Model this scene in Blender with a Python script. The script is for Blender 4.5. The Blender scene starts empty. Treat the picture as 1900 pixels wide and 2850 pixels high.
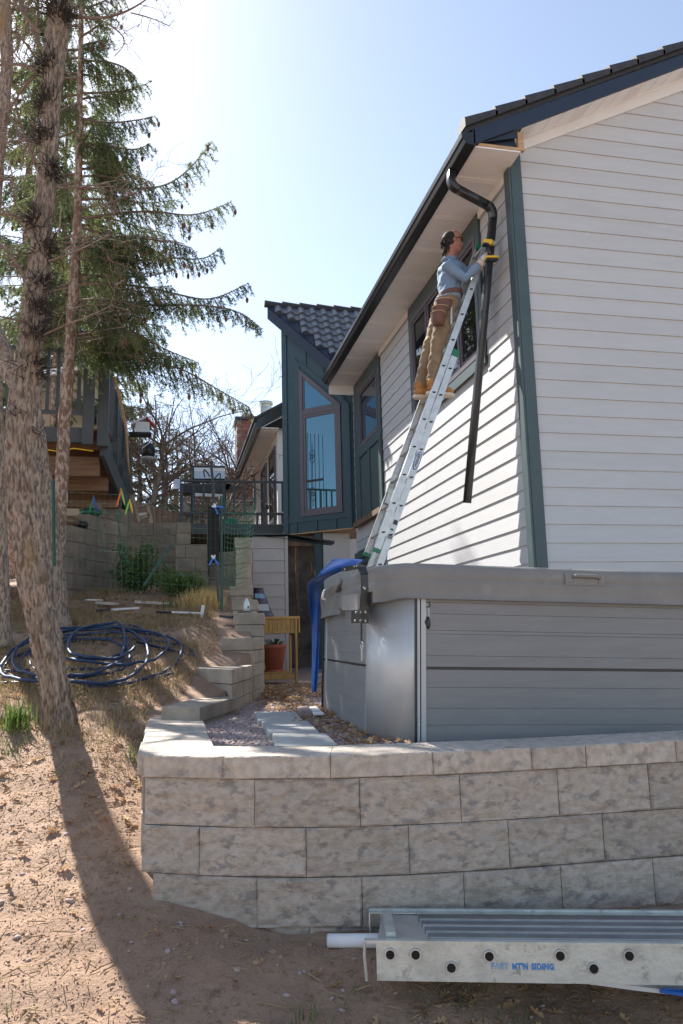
import bpy, bmesh, math, random
import numpy as np
from mathutils import Vector, Matrix

# ------------------------------------------------------------------ camera
SC = bpy.context.scene
COL = SC.collection
FPX, PITCH, ROLL, YAW = 2137.62, 0.162652, 0.024898, 0.218362
def cam_axes():
    cy, sy = math.cos(YAW), math.sin(YAW)
    f = np.array([sy*math.cos(PITCH), cy*math.cos(PITCH), math.sin(PITCH)])
    r = np.array([cy, -sy, 0.0]); d = -np.cross(r, f)
    r2 = math.cos(ROLL)*r + math.sin(ROLL)*d
    d2 = -math.sin(ROLL)*r + math.cos(ROLL)*d
    return np.array([r2, d2, f])
CM = cam_axes(); EYE = np.array([0, 0, 1.25])
cd = bpy.data.cameras.new('camera'); cam = bpy.data.objects.new('camera', cd); COL.objects.link(cam)
cd.sensor_fit = 'HORIZONTAL'; cd.sensor_width = 36; cd.lens = FPX/1900*36
cd.clip_start = 0.05; cd.clip_end = 3000
m4 = Matrix.Identity(4)
for i in range(3):
    m4[i][0] = CM[0][i]; m4[i][1] = -CM[1][i]; m4[i][2] = -CM[2][i]; m4[i][3] = EYE[i]
cam.matrix_world = m4
SC.camera = cam

# ------------------------------------------------------------------ light
SUN_EL, SUN_AZ = math.radians(46), math.radians(-22.8)      # azimuth from +Y towards +X
W = bpy.data.worlds.new('World'); SC.world = W; W.use_nodes = True
nt = W.node_tree; bg = nt.nodes['Background']
sky = nt.nodes.new('ShaderNodeTexSky'); sky.sky_type = 'NISHITA'; sky.sun_disc = False
sky.sun_elevation = SUN_EL; sky.sun_rotation = SUN_AZ; sky.altitude = 1900
sky.air_density = 1.0; sky.dust_density = 2.2; sky.ozone_density = 1.0
hs_ = nt.nodes.new('ShaderNodeHueSaturation'); hs_.inputs['Saturation'].default_value = .84; nt.links.new(sky.outputs[0], hs_.inputs['Color'])
tn = nt.nodes.new('ShaderNodeMix'); tn.data_type = 'RGBA'; tn.blend_type = 'MULTIPLY'; tn.inputs['Factor'].default_value = 1; tn.inputs['B'].default_value = (1.03, 1.02, .965, 1)
nt.links.new(hs_.outputs[0], tn.inputs['A']); nt.links.new(tn.outputs['Result'], bg.inputs[0]); bg.inputs[1].default_value = 0.108
sd = bpy.data.lights.new('sun', 'SUN'); sd.energy = 5.0; sd.angle = math.radians(0.53); sd.color = (1.0, 0.955, 0.89)
sun = bpy.data.objects.new('sun', sd); COL.objects.link(sun)
SDIR = Vector((math.sin(SUN_AZ)*math.cos(SUN_EL), math.cos(SUN_AZ)*math.cos(SUN_EL), math.sin(SUN_EL)))
sun.rotation_euler = SDIR.to_track_quat('Z', 'Y').to_euler(); sun.location = (-8, 18, 20)
SC.view_settings.view_transform = 'Standard'; SC.view_settings.look = 'None'
SC.view_settings.gamma = 1; SC.view_settings.use_curve_mapping = False
SC.view_settings.exposure = 1.34

# ------------------------------------------------------------------ placing helpers (photo measured on a 1568 x 2352 copy)
K = 1900/1568
def ray(u, v):
    return CM.T @ np.array([u*K-950, v*K-1425, FPX]) / FPX
def onX(u, v, x): r = ray(u, v); return EYE + r*(x/r[0])
def onY(u, v, y): r = ray(u, v); return EYE + r*(y/r[1])
def onZ(u, v, z): r = ray(u, v); return EYE + r*((z-1.25)/r[2])
def onP(u, v, p, n):
    r = ray(u, v); n = np.array(n); return EYE + r*(np.dot(np.array(p)-EYE, n)/np.dot(r, n))
def V(*a): return np.array(a, float)
def nrm(a): a = np.array(a, float); return a/(np.linalg.norm(a)+1e-12)
rng = np.random.default_rng(7); random.seed(7)

# value noise ---------------------------------------------------------
def _h(i, j, k):
    n = (i*374761393 + j*668265263 + k*2147483647 + 1013) & 0xFFFFFFFF
    n = ((n ^ (n >> 13))*1274126177) & 0xFFFFFFFF
    return ((n ^ (n >> 16)) & 0xFFFF)/65535.0
def vnoise(p):
    p = np.asarray(p, float); i = np.floor(p).astype(np.int64); f = p-i; f = f*f*(3-2*f)
    out = 0
    for a in (0, 1):
        for b in (0, 1):
            for c in (0, 1):
                w = (f[..., 0] if a else 1-f[..., 0])*(f[..., 1] if b else 1-f[..., 1])*(f[..., 2] if c else 1-f[..., 2])
                out = out + w*_h(i[..., 0]+a, i[..., 1]+b, i[..., 2]+c)
    return out
def fbm(p, o=4):
    p = np.asarray(p, float); s = 0; a = .5
    for _ in range(o): s = s + a*vnoise(p); p = p*2.03+17.1; a *= .5
    return s

# mesh builder ----------------------------------------------------------
class MB:
    def __init__(s): s.v = []; s.f = []; s.m = []; s.n = 0
    def add(s, verts, faces, mi=0):
        b = s.n; s.v.extend([tuple(map(float, p)) for p in verts]); s.n += len(verts)
        s.f.extend([tuple(b+i for i in f) for f in faces]); s.m.extend([mi]*len(faces)); return s
    def hexa(s, p, mi=0):   # p: 4 bottom (ccw seen from above) + 4 top
        return s.add(p, [(3, 2, 1, 0), (4, 5, 6, 7), (0, 1, 5, 4), (1, 2, 6, 5), (2, 3, 7, 6), (3, 0, 4, 7)], mi)
    def box(s, lo, hi, mi=0):
        x0, y0, z0 = lo; x1, y1, z1 = hi
        return s.hexa([(x0, y0, z0), (x1, y0, z0), (x1, y1, z0), (x0, y1, z0), (x0, y0, z1), (x1, y0, z1), (x1, y1, z1), (x0, y1, z1)], mi)
    def obox(s, o, a, b, c, mi=0):
        o, a, b, c = map(np.array, (o, a, b, c))
        return s.hexa([o, o+a, o+a+b, o+b, o+c, o+a+c, o+a+b+c, o+b+c], mi)
    def prism(s, poly, vec, mi=0):
        n = len(poly); P = [np.array(p, float) for p in poly]; Q = [p+np.array(vec) for p in P]
        f = [tuple(range(n-1, -1, -1)), tuple(range(n, 2*n))]+[(i, (i+1) % n, n+(i+1) % n, n+i) for i in range(n)]
        return s.add(P+Q, f, mi)
    def bar(s, a, b, w, h, up=(0, 0, 1), mi=0):     # rectangular bar from a to b, width w, height h
        a = np.array(a, float); b = np.array(b, float); d = nrm(b-a); r = nrm(np.cross(d, up)); u2 = np.cross(r, d)
        return s.obox(a-r*w/2-u2*h/2, b-a, u2*h, r*w, mi)
    def tube(s, pts, rad, n=8, cap=True, mi=0, sx=1.0, up=None):
        P = np.array(pts, float); k = len(P)
        R = np.full(k, rad, float) if np.isscalar(rad) else np.array(rad, float)
        T = np.gradient(P, axis=0); T /= (np.linalg.norm(T, axis=1, keepdims=True)+1e-12)
        a = np.array([0, 0, 1.]) if abs(T[0][2]) < .9 else np.array([1., 0, 0])
        if up is not None: a = np.array(up, float)
        r = nrm(np.cross(T[0], a)); vs = []
        an = np.linspace(0, 2*np.pi, n, endpoint=False); ca, sa = np.cos(an), np.sin(an)
        for i in range(k):
            r = nrm(r - T[i]*np.dot(r, T[i])); q = np.cross(T[i], r)
            vs.append(P[i]+R[i]*(np.outer(ca, r)*sx+np.outer(sa, q)))
        vs = np.concatenate(vs)
        f = [(i*n+j, i*n+(j+1) % n, (i+1)*n+(j+1) % n, (i+1)*n+j) for i in range(k-1) for j in range(n)]
        if cap: f += [tuple(range(n-1, -1, -1)), tuple((k-1)*n+j for j in range(n))]
        return s.add(vs, f, mi)
    def lathe(s, c, prof, n=20, mi=0, ax=(0, 0, 1)):
        ax = nrm(ax); r = nrm(np.cross(ax, (0, 1, 0) if abs(ax[1]) < .9 else (1, 0, 0))); q = np.cross(ax, r); c = np.array(c, float)
        an = np.linspace(0, 2*np.pi, n, endpoint=False); vs = []
        for rr, zz in prof:
            for t in an: vs.append(c+ax*zz+rr*(math.cos(t)*r+math.sin(t)*q))
        k = len(prof)
        f = [(i*n+j, i*n+(j+1) % n, (i+1)*n+(j+1) % n, (i+1)*n+j) for i in range(k-1) for j in range(n)]
        f += [tuple(range(n-1, -1, -1)), tuple((k-1)*n+j for j in range(n))]
        return s.add(vs, f, mi)
    def ball(s, c, r, n=10, mi=0):
        r = np.array([r]*3 if np.isscalar(r) else r, float); c = np.array(c, float); k = n//2+1; vs = []
        for i in range(k):
            t = math.pi*(i+.02)/(k-1+.04)
            for j in range(n):
                p = 2*math.pi*j/n; vs.append(c+r*np.array([math.sin(t)*math.cos(p), math.sin(t)*math.sin(p), math.cos(t)]))
        f = [(i*n+j, (i+1)*n+j, (i+1)*n+(j+1) % n, i*n+(j+1) % n) for i in range(k-1) for j in range(n)]
        return s.add(vs, f, mi)
    def mesh(s, name, mats, smooth=False):
        me = bpy.data.meshes.new(name); me.from_pydata(s.v, [], s.f)
        for m in (mats if isinstance(mats, (list, tuple)) else [mats]): me.materials.append(m)
        if any(s.m): me.polygons.foreach_set('material_index', s.m)
        if smooth: me.polygons.foreach_set('use_smooth', [True]*len(s.f))
        me.update(); return me
    def build(s, name, mats, parent=None, smooth=False, kind=None, label=None):
        return link(name, s.mesh(name, mats, smooth), parent, kind, label)
def link(name, me, parent=None, kind=None, label=None):
    o = bpy.data.objects.new(name, me); COL.objects.link(o)
    if parent is not None:
        o.parent = parent; b = parent
        off = Vector((0, 0, 0))
        while b is not None: off += b.location; b = b.parent
        o.location = -off                      # mesh data are world coordinates
    if kind: o['kind'] = kind
    if label: o['label'] = label
    return o
def npmesh(name, verts, faces, mat, smooth=False):
    verts = np.asarray(verts, np.float32).reshape(-1, 3); faces = np.asarray(faces, np.int32); k = faces.shape[1]
    me = bpy.data.meshes.new(name); me.vertices.add(len(verts)); me.vertices.foreach_set('co', verts.ravel())
    me.loops.add(faces.size); me.loops.foreach_set('vertex_index', faces.ravel())
    me.polygons.add(len(faces)); me.polygons.foreach_set('loop_start', np.arange(0, faces.size, k, dtype=np.int32))
    try: me.polygons.foreach_set('loop_total', np.full(len(faces), k, np.int32))
    except Exception: pass
    if smooth: me.polygons.foreach_set('use_smooth', np.ones(len(faces), bool))
    for m in (mat if isinstance(mat, (list, tuple)) else [mat]): me.materials.append(m)
    me.update(calc_edges=True); return me
def thing(name, label, cat, loc=(0, 0, 0), group=None):
    o = bpy.data.objects.new(name, None); COL.objects.link(o); o.location = tuple(map(float, loc)); o.empty_display_size = .1
    o['label'] = label; o['category'] = cat
    if group: o['group'] = group
    return o
def tag(o, label, cat, group=None):
    o['label'] = label; o['category'] = cat
    if group: o['group'] = group
    return o
def bev(o, w=.004, seg=1):
    md = o.modifiers.new('bevel', 'BEVEL'); md.width = w; md.segments = seg; md.limit_method = 'ANGLE'; return o

# ------------------------------------------------------------------ materials
def mat(name, col, rough=.7, metal=0., col2=None, scale=6., thr=(.35, .65), bump=0., bscale=60., rand=0., col3=None, scale3=30., thr3=(.6, .7), stretch=(1, 1, 1), spec=.5, obj=False, trans=0., coat=0., detail=6):
    m = bpy.data.materials.new(name); m.use_nodes = True; N = m.node_tree.nodes; L = m.node_tree.links
    p = N['Principled BSDF']; p.inputs['Roughness'].default_value = rough; p.inputs['Metallic'].default_value = metal
    p.inputs['Specular IOR Level'].default_value = spec; p.inputs['Coat Weight'].default_value = coat
    if obj:
        tc = N.new('ShaderNodeTexCoord'); src = tc.outputs['Object']
    else:
        tc = N.new('ShaderNodeNewGeometry'); src = tc.outputs['Position']
    mp = N.new('ShaderNodeMapping'); mp.inputs['Scale'].default_value = stretch; L.new(src, mp.inputs['Vector'])
    def noise(sc, d=detail):
        n = N.new('ShaderNodeTexNoise'); n.inputs['Scale'].default_value = sc; n.inputs['Detail'].default_value = d; n.inputs['Roughness'].default_value = .6
        L.new(mp.outputs[0], n.inputs['Vector']); return n.outputs['Fac']
    def ramp(x, t):
        r = N.new('ShaderNodeMapRange'); r.interpolation_type = 'SMOOTHSTEP'
        r.inputs['From Min'].default_value = t[0]; r.inputs['From Max'].default_value = t[1]; L.new(x, r.inputs['Value']); return r.outputs['Result']
    def mix(a, b, fac):
        x = N.new('ShaderNodeMix'); x.data_type = 'RGBA'
        if hasattr(a, 'node'): L.new(a, x.inputs['A'])
        else: x.inputs['A'].default_value = (*a, 1)
        x.inputs['B'].default_value = (*b, 1); L.new(fac, x.inputs['Factor']); return x.outputs['Result']
    c = None
    if col2 is not None: c = mix(col, col2, ramp(noise(scale), thr))
    if col3 is not None: c = mix(c if c is not None else col, col3, ramp(noise(scale3), thr3))
    if rand > 0:
        oi = N.new('ShaderNodeObjectInfo'); mr = N.new('ShaderNodeMapRange'); L.new(oi.outputs['Random'], mr.inputs['Value'])
        mr.inputs['To Min'].default_value = 1-rand; mr.inputs['To Max'].default_value = 1+rand
        h = N.new('ShaderNodeHueSaturation'); L.new(mr.outputs['Result'], h.inputs['Value'])
        if c is not None: L.new(c, h.inputs['Color'])
        else: h.inputs['Color'].default_value = (*col, 1)
        c = h.outputs['Color']
    if c is None: p.inputs['Base Color'].default_value = (*col, 1)
    else: L.new(c, p.inputs['Base Color'])
    if bump > 0:
        b = N.new('ShaderNodeBump'); b.inputs['Strength'].default_value = min(1, bump); b.inputs['Distance'].default_value = .01
        L.new(noise(bscale, 8), b.inputs['Height']); L.new(b.outputs[0], p.inputs['Normal'])
    if trans > 0:
        t = N.new('ShaderNodeBsdfTranslucent'); mx = N.new('ShaderNodeMixShader'); mx.inputs[0].default_value = trans
        if c is None: t.inputs[0].default_value = (*col, 1)
        else: L.new(c, t.inputs[0])
        L.new(p.outputs[0], mx.inputs[1]); L.new(t.outputs[0], mx.inputs[2]); L.new(mx.outputs[0], N['Material Output'].inputs[0])
    return m
SIDING = mat('siding_paint', (.545, .545, .545), .6, col2=(.52, .52, .52), scale=3, col3=(.49, .485, .475), scale3=1.3, thr3=(.52, .80), bump=.12, bscale=40, stretch=(1, 1, 6), rand=.02)
TRIM = mat('slate_green_trim', (.055, .085, .09), .5, col2=(.065, .095, .10), scale=4, bump=.1, bscale=50)
BAYP = mat('bay_slate_paint', (.032, .072, .088), .55, col2=(.04, .08, .095), scale=5, bump=.1, bscale=60)
FASC = mat('navy_fascia', (.016, .026, .05), .45, col2=(.02, .03, .055), scale=4)
GUTT = mat('black_gutter_metal', (.018, .019, .021), .28, col2=(.026, .027, .028), scale=6, spec=.6)
SOFF = mat('cream_vinyl_soffit', (.88, .875, .87), .5, col2=(.86, .855, .85), scale=5, rand=.02)
FRZ = mat('frieze_board', (.74, .73, .715), .6, col2=(.71, .70, .685), scale=5)
TILE = mat('dark_roof_tile', (.035, .037, .045), .75, col2=(.05, .05, .055), scale=9, bump=.4, bscale=90, rand=.1)
WFRM = mat('mauve_vinyl_frame', (.115, .095, .11), .45, col2=(.125, .105, .12), scale=5)
RAW = mat('raw_lumber', (.55, .36, .2), .7, col2=(.42, .25, .13), scale=9, stretch=(1, 1, 6), bump=.15)
def glass(name, tint=(.02, .025, .03), rough=.01):
    m = bpy.data.materials.new(name); m.use_nodes = True; p = m.node_tree.nodes['Principled BSDF']
    p.inputs['Base Color'].default_value = (*tint, 1); p.inputs['Roughness'].default_value = rough; p.inputs['Specular IOR Level'].default_value = 1.0
    p.inputs['IOR'].default_value = 2.0
    return m
PANE = glass('window_glass', (.012, .012, .014)); PANE.node_tree.nodes['Principled BSDF'].inputs['IOR'].default_value = 1.42; PANE.node_tree.nodes['Principled BSDF'].inputs['Specular IOR Level'].default_value = .5
PANER = glass('mirror_window_glass'); PANER.node_tree.nodes['Principled BSDF'].inputs['Specular Tint'].default_value = (.62, .80, 1, 1)  # blue of the sky put into the reflection tint
DARK = mat('dark_interior', (.012, .011, .01), .9)  # near-black, stands in for shade inside hollows; also the black tube
ALU = mat('mill_aluminum', (.58, .585, .58), .46, .75, col2=(.47, .475, .47), scale=14, thr=(.4, .7), bump=.05, bscale=120)
ALUD = mat('worn_aluminum', (.60, .63, .60), .5, .6, col2=(.46, .49, .47), scale=10, thr=(.4, .7), bump=.25, bscale=40, col3=(.36, .37, .355), scale3=26, thr3=(.56, .72))
BLACKM = mat('black_steel', (.012, .012, .013), .35, col2=(.02, .02, .02), scale=20)
GREENP = mat('green_plastic', (.01, .17, .08), .4)
WHITEP = mat('white_plastic', (.75, .75, .76), .45, col2=(.66, .66, .67), scale=8)
BLUECL = mat('blue_plastic', (.02, .13, .5), .4)
BLOCK = mat('split_face_block', (.54, .465, .395), .9, col2=(.42, .36, .305), scale=26, thr=(.36, .62), bump=1., bscale=120, rand=.10, col3=(.29, .26, .235), scale3=13, thr3=(.53, .66), detail=12, stretch=(1, 1, 1.7))
CAPM = mat('wall_cap_stone', (.56, .485, .41), .9, col2=(.44, .375, .315), scale=26, thr=(.36, .62), bump=.9, bscale=120, rand=.07, col3=(.30, .265, .235), scale3=14, thr3=(.55, .68), detail=12)
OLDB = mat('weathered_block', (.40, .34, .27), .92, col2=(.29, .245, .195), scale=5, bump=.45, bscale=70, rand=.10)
PAVE = mat('paver_concrete', (.42, .42, .40), .9, col2=(.36, .355, .34), scale=8, bump=.3, bscale=90)
DIRT = mat('dry_dirt', (.28, .175, .115), .95, col2=(.355, .235, .16), scale=1.6, thr=(.35, .7), bump=1., bscale=60, col3=(.17, .10, .067), scale3=9, thr3=(.58, .75))
GRAVB = mat('gravel_bed', (.22, .17, .15), .95, col2=(.3, .24, .22), scale=30, bump=.9, bscale=60)
STONE = mat('gravel_stone', (.42, .33, .31), .85, col2=(.30, .22, .20), scale=25, col3=(.55, .48, .46), scale3=40)
CLOD = mat('soil_clod', (.26, .16, .105), .95, col2=(.34, .225, .155), scale=20, col3=(.45, .36, .29), scale3=14, thr3=(.66, .74))
LEAFD = mat('dry_oak_leaf', (.38, .21, .10), .8, col2=(.50, .34, .19), scale=14, col3=(.26, .12, .05), scale3=9, trans=.25)
GRASSD = mat('dry_grass', (.42, .31, .17), .85, col2=(.30, .21, .11), scale=8, trans=.25)
GRASSG = mat('green_grass', (.12, .19, .04), .8, col2=(.08, .13, .03), scale=9, trans=.35)
BARK = mat('oak_bark', (.135, .10, .077), .95, col2=(.35, .275, .215), scale=52, thr=(.38, .58), bump=1., bscale=60, stretch=(1, 1, .30), col3=(.27, .18, .085), scale3=3.2, thr3=(.56, .70), detail=4)
BARKF = mat('fir_bark', (.21, .13, .09), .95, col2=(.44, .34, .27), scale=26, thr=(.48, .56), bump=.9, bscale=50, stretch=(1, 1, .5))
TWIG = mat('twig_bark', (.16, .11, .085), .9, col2=(.22, .16, .13), scale=9)
NEED = mat('fir_needle', (.095, .145, .06), .6, col2=(.22, .245, .095), scale=2.2, thr=(.4, .62), trans=.5)
NEEDB = mat('far_pine_needle', (.075, .105, .045), .7, col2=(.13, .15, .07), scale=1.2, thr=(.4, .62), trans=.3)
SHRUB = mat('shrub_leaf', (.05, .10, .025), .6, col2=(.09, .15, .04), scale=6, trans=.3)
# ================================================================== TERRAIN
def curve_pts():
    c = np.array([(-.14, 3.74), (.22, 3.55), (.68, 3.40), (1.12, 3.32), (1.57, 3.285), (1.83, 3.27), (2.27, 3.25)])
    k = np.polyfit(c[:, 0], c[:, 1], 3); x = np.linspace(-.14, 2.35, 120); y = np.polyval(k, x)
    x2 = np.linspace(2.37, 3.4, 30); s = (y[-1]-y[-6])/(x[-1]-x[-6])
    return np.concatenate([np.stack([x, y], 1), np.stack([x2, y[-1]+s*(x2-x[-1])], 1)])
WCURVE = curve_pts()
HY = [-60, -2, 0, 2.5, 3.3, 3.75, 4.6, 5.6, 7.5, 10, 12, 16, 25, 60, 140, 500]
HZ = [-1.2, -.5, -.4, -.22, .03, .12, .42, .72, 1.25, 1.86, 2.15, 2.6, 3.4, 6, 12, 40]
PBY = [3.6, 5.4, 5.9, 6.1, 7.0, 7.2, 9.5, 10.5, 30]          # left edge of the gravel patio
PBX = [.06, .06, .20, .42, .62, .75, .82, 1.0, 2.3]
def zbase(X, Y):
    X = np.asarray(X, float); Y = np.asarray(Y, float)
    h = np.interp(Y, HY, HZ)
    h = h - .05*np.clip(X-.2, 0, 3)*(Y < 3.6) - .03*np.clip(-X-.9, 0, 6)*np.clip((Y-3)/3, 0, 1)
    cy = np.interp(X, WCURVE[:, 0], WCURVE[:, 1])
    front = (Y > cy+.14) & (X > np.interp(Y, PBY, PBX)) & (X < 60) & (Y < 30)
    return np.where(front, .64, h)
def zt(X, Y):
    P = np.stack([np.asarray(X, float), np.asarray(Y, float), np.zeros_like(np.asarray(X, float))], -1)
    z = zbase(X, Y); near = np.clip(1-(np.asarray(Y)-20)/20, 0, 1)
    return z + near*((fbm(P*2.1, 3)-.5)*.10 + (fbm(P*11, 3)-.5)*.035 + (fbm(P*45+3, 2)-.4)*.010)
gx = np.concatenate([-np.geomspace(500, 5.2, 40), np.arange(-5, 3.4, .032), np.geomspace(3.6, 500, 30)])
gy = np.concatenate([[-60, -20, -6, -2, 0, 1.0, 1.8], np.arange(2.3, 6.0, .025), np.arange(6.0, 14, .05), np.geomspace(14.2, 600, 50)])
GX, GY = np.meshgrid(gx, gy); GZ = zt(GX, GY)
nx, ny = len(gx), len(gy)
ii = (np.arange(ny-1)[:, None]*nx+np.arange(nx-1)[None]).ravel()
me = npmesh('ground', np.stack([GX, GY, GZ], -1), np.stack([ii, ii+1, ii+nx+1, ii+nx], 1), DIRT, True)
link('ground', me, kind='structure')
# gravel patio sheet
px_ = np.concatenate([np.arange(.0, 1.6, .06), np.arange(1.6, 12, 1.0)]); py_ = np.concatenate([np.arange(3.4, 12, .06), np.arange(12, 26, .8)])
A, B = np.meshgrid(px_, py_)
C_ = .70 + (fbm(np.stack([A*9, B*9, A*0], -1), 3)-.5)*.025
wall_cut = (B < np.interp(A, WCURVE[:, 0], WCURVE[:, 1])+.18) | (A < np.interp(B, PBY, PBX)-.02)
C_ = np.where(wall_cut, .60, C_)
n1, n2 = len(px_), len(py_); ii = (np.arange(n2-1)[:, None]*n1+np.arange(n1-1)[None]).ravel()
bad = (B < np.interp(A, WCURVE[:, 0], WCURVE[:, 1])+.05).ravel(); ii = ii[~(bad[ii] | bad[ii+1] | bad[ii+n1] | bad[ii+n1+1])]
link('gravel_path', npmesh('gravel_path', np.stack([A, B, C_], -1), np.stack([ii, ii+1, ii+n1+1, ii+n1], 1), GRAVB, True), kind='structure')
# far ridge
MTN = mat('haze_blue_ridge', (.14, .19, .27), .95, col2=(.18, .23, .31), scale=.01)  # blue of the distant air is put into the ridge colour
t = np.linspace(-1.2, 1.2, 160); hh = []
rid = []
for k, (dd, hb) in enumerate([(1000, 0), (1250, 70), (1500, 150), (1800, 90)]):
    nz = fbm(np.stack([t*7, t*0+k*3.3, t*0], -1), 4)-.5
    rid.append(np.stack([np.sin(t)*dd, np.cos(t)*dd, hb*(1+.5*nz)+8+hb*.25*np.sin(t*4-.6)], -1))
RV = np.concatenate(rid); n = len(t)
F = [(k*n+i, k*n+i+1, (k+1)*n+i+1, (k+1)*n+i) for k in range(3) for i in range(n-1)]
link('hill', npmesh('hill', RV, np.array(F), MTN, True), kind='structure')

# scatter ------------------------------------------------------------
def rotmats(n, tilt=3.1416):
    a = rng.uniform(0, 2*np.pi, n); b = rng.uniform(-tilt, tilt, n); c = rng.uniform(-tilt, tilt, n)
    ca, sa, cb, sb, cc, s_ = np.cos(a), np.sin(a), np.cos(b), np.sin(b), np.cos(c), np.sin(c); z = np.zeros(n); o = np.ones(n)
    Rz = np.array([[ca, -sa, z], [sa, ca, z], [z, z, o]]).transpose(2, 0, 1)
    Rx = np.array([[o, z, z], [z, cb, -sb], [z, sb, cb]]).transpose(2, 0, 1)
    Ry = np.array([[cc, z, s_], [z, o, z], [-s_, z, cc]]).transpose(2, 0, 1)
    return Rz @ Rx @ Ry
OCT_V = np.array([(1, 0, 0), (-1, 0, 0), (0, 1, 0), (0, -1, 0), (0, 0, 1), (0, 0, -1), (.7, .7, .1), (-.7, -.7, -.1)], float)
def rocks(name, pos, size, mat_, kind='stuff', flat=.7, smooth=False):
    bv = np.array([(-.6, -.6, -.6), (.65, -.6, -.5), (.6, .6, -.6), (-.6, .55, -.6), (-.6, -.6, .5), (.5, -.55, .6), (.6, .65, .55), (-.5, .6, .6), (0, 0, 1), (0, 0, -1), (1, 0, 0), (-1, 0, 0), (0, 1, 0), (0, -1, 0)], float)
    bf = []
    for q, c in (((4, 5, 6, 7), 8), ((3, 2, 1, 0), 9), ((1, 2, 6, 5), 10), ((3, 0, 4, 7), 11), ((2, 3, 7, 6), 12), ((0, 1, 5, 4), 13)):
        bf += [(q[i], q[(i+1) % 4], c) for i in range(4)]
    n = len(pos); v = bv[None]*(1+rng.uniform(-.22, .22, (n, len(bv), 3)))*np.stack([size*rng.uniform(.8, 1.3, n), size*rng.uniform(.6, 1, n), size*flat*rng.uniform(.6, 1, n)], -1)[:, None, :]
    v = np.einsum('nij,nkj->nki', rotmats(n, .5), v)+pos[:, None, :]
    f = np.array(bf)[None]+(np.arange(n)*len(bv))[:, None, None]
    return link(name, npmesh(name, v, f.reshape(-1, 3), mat_, smooth), kind=kind)
def ground_pts(n, x0, x1, y0, y1, patio=None, dens=None):
    x = rng.uniform(x0, x1, n); y = rng.uniform(y0, y1, n)
    cy = np.interp(x, WCURVE[:, 0], WCURVE[:, 1]); ins = (y > cy-.02) & (x > np.interp(y, PBY, PBX)-.33) & (x > -.16)
    m = ins if patio else ~ins
    if patio: m &= (y > cy+.33) & (x > np.interp(y, PBY, PBX)+.02)
    if dens is not None:
        m &= rng.uniform(0, 1, n) < dens(x, y)
    x, y = x[m], y[m]; z = np.full(len(x), .705) if patio else zt(x, y)
    return np.stack([x, y, z], 1)
P = ground_pts(26000, -2.6, 2.3, 2.35, 6.4, dens=lambda x, y: np.clip(fbm(np.stack([x*1.7, y*1.7, x*0], -1), 3)*2.6-.85, .05, 1))
rocks('soil_clods', P-V(0, 0, .001), rng.lognormal(-5.4, .55, len(P)).clip(.002, .018), CLOD)
P = ground_pts(24000, .1, 1.35, 3.5, 9.5, patio=True)
rocks('gravel_stones', P, rng.uniform(.007, .017, len(P)), STONE)
nC = 52000; P = ground_pts(nC, -2.4, 2.3, 2.35, 5.6); n = len(P); sz = rng.lognormal(-5.75, .45, n).clip(.0015, .008)
v = np.einsum('nij,nkj->nki', rotmats(n, .6), OCT_V[None, :6]*sz[:, None, None]*rng.uniform(.6, 1.3, (n, 6, 3)))+P[:, None, :]
f = np.array([(0, 2, 4), (2, 1, 4), (1, 3, 4), (3, 0, 4), (2, 0, 5), (1, 2, 5), (3, 1, 5), (0, 3, 5)])[None]+(np.arange(n)*6)[:, None, None]
link('soil_crumbs', npmesh('soil_crumbs', v, f.reshape(-1, 3), CLOD), kind='stuff')
LV = np.array([(0, -1, 0), (.28, -.55, .05), (.14, -.35, .0), (.5, 0, .12), (.2, .12, .02), (.42, .55, .1), (0, 1, .06), (-.42, .5, .12), (-.2, .1, .0), (-.5, -.05, .14), (-.14, -.35, 0), (-.28, -.6, .06), (0, 0, -.05)], float)
LF = np.array([(i, (i+1) % 12, 12) for i in range(12)])
def leaves(name, pos, size, mat_, tilt=.6):
    n = len(pos); v = np.einsum('nij,nkj->nki', rotmats(n, tilt), LV[None]*size[:, None, None]*(1+rng.uniform(-.15, .15, (n, 13, 3)))*V(1, 1, 1.6))+pos[:, None, :]
    return link(name, npmesh(name, v, (LF[None]+(np.arange(n)*13)[:, None, None]).reshape(-1, 3), mat_), kind='stuff')
P1 = ground_pts(5000, -3, 2.5, 2.4, 4.2, dens=lambda x, y: .05+.45*((x > .9) & (y < 3.15)))
P2 = ground_pts(9500, -4.5, .7, 4.2, 11, dens=lambda x, y: np.clip(.15+fbm(np.stack([x*1.3, y*1.3, x*0], -1), 3)*1.0-.2, 0, 1))
P3 = ground_pts(900, .6, 1.15, 3.7, 8.6, patio=True, dens=lambda x, y: np.clip((x-.66)*3, .05, 1))
P4 = ground_pts(900, .7, 2.3, 7.2, 9.5, patio=True)
P = np.concatenate([P1, P2, P3+V(0, 0, .015), P4]); leaves('fallen_oak_leaves', P+V(0, 0, .012), rng.uniform(.018, .042, len(P)), LEAFD)
def blades(name, pos, h, w, mat_, lean=.5, seg=2):
    n = len(pos); a = rng.uniform(0, 2*np.pi, n); d = np.stack([np.cos(a), np.sin(a), a*0], 1)*(rng.uniform(0, lean, n)*h)[:, None]
    b = rng.uniform(0, 2*np.pi, n); s = np.stack([np.cos(b), np.sin(b), b*0], 1)*w[:, None]*.5
    up = np.stack([a*0, a*0, h], 1)
    v = np.stack([pos-s, pos+s, pos+d*.35+up*.6+s*.7, pos+d*.35+up*.6-s*.7, pos+d+up*rng.uniform(.75, 1, n)[:, None]], 1)
    f = np.array([(0, 1, 2), (0, 2, 3), (3, 2, 4)])[None]+(np.arange(n)*5)[:, None, None]
    return link(name, npmesh(name, v, f.reshape(-1, 3), mat_), kind='stuff')
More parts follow.
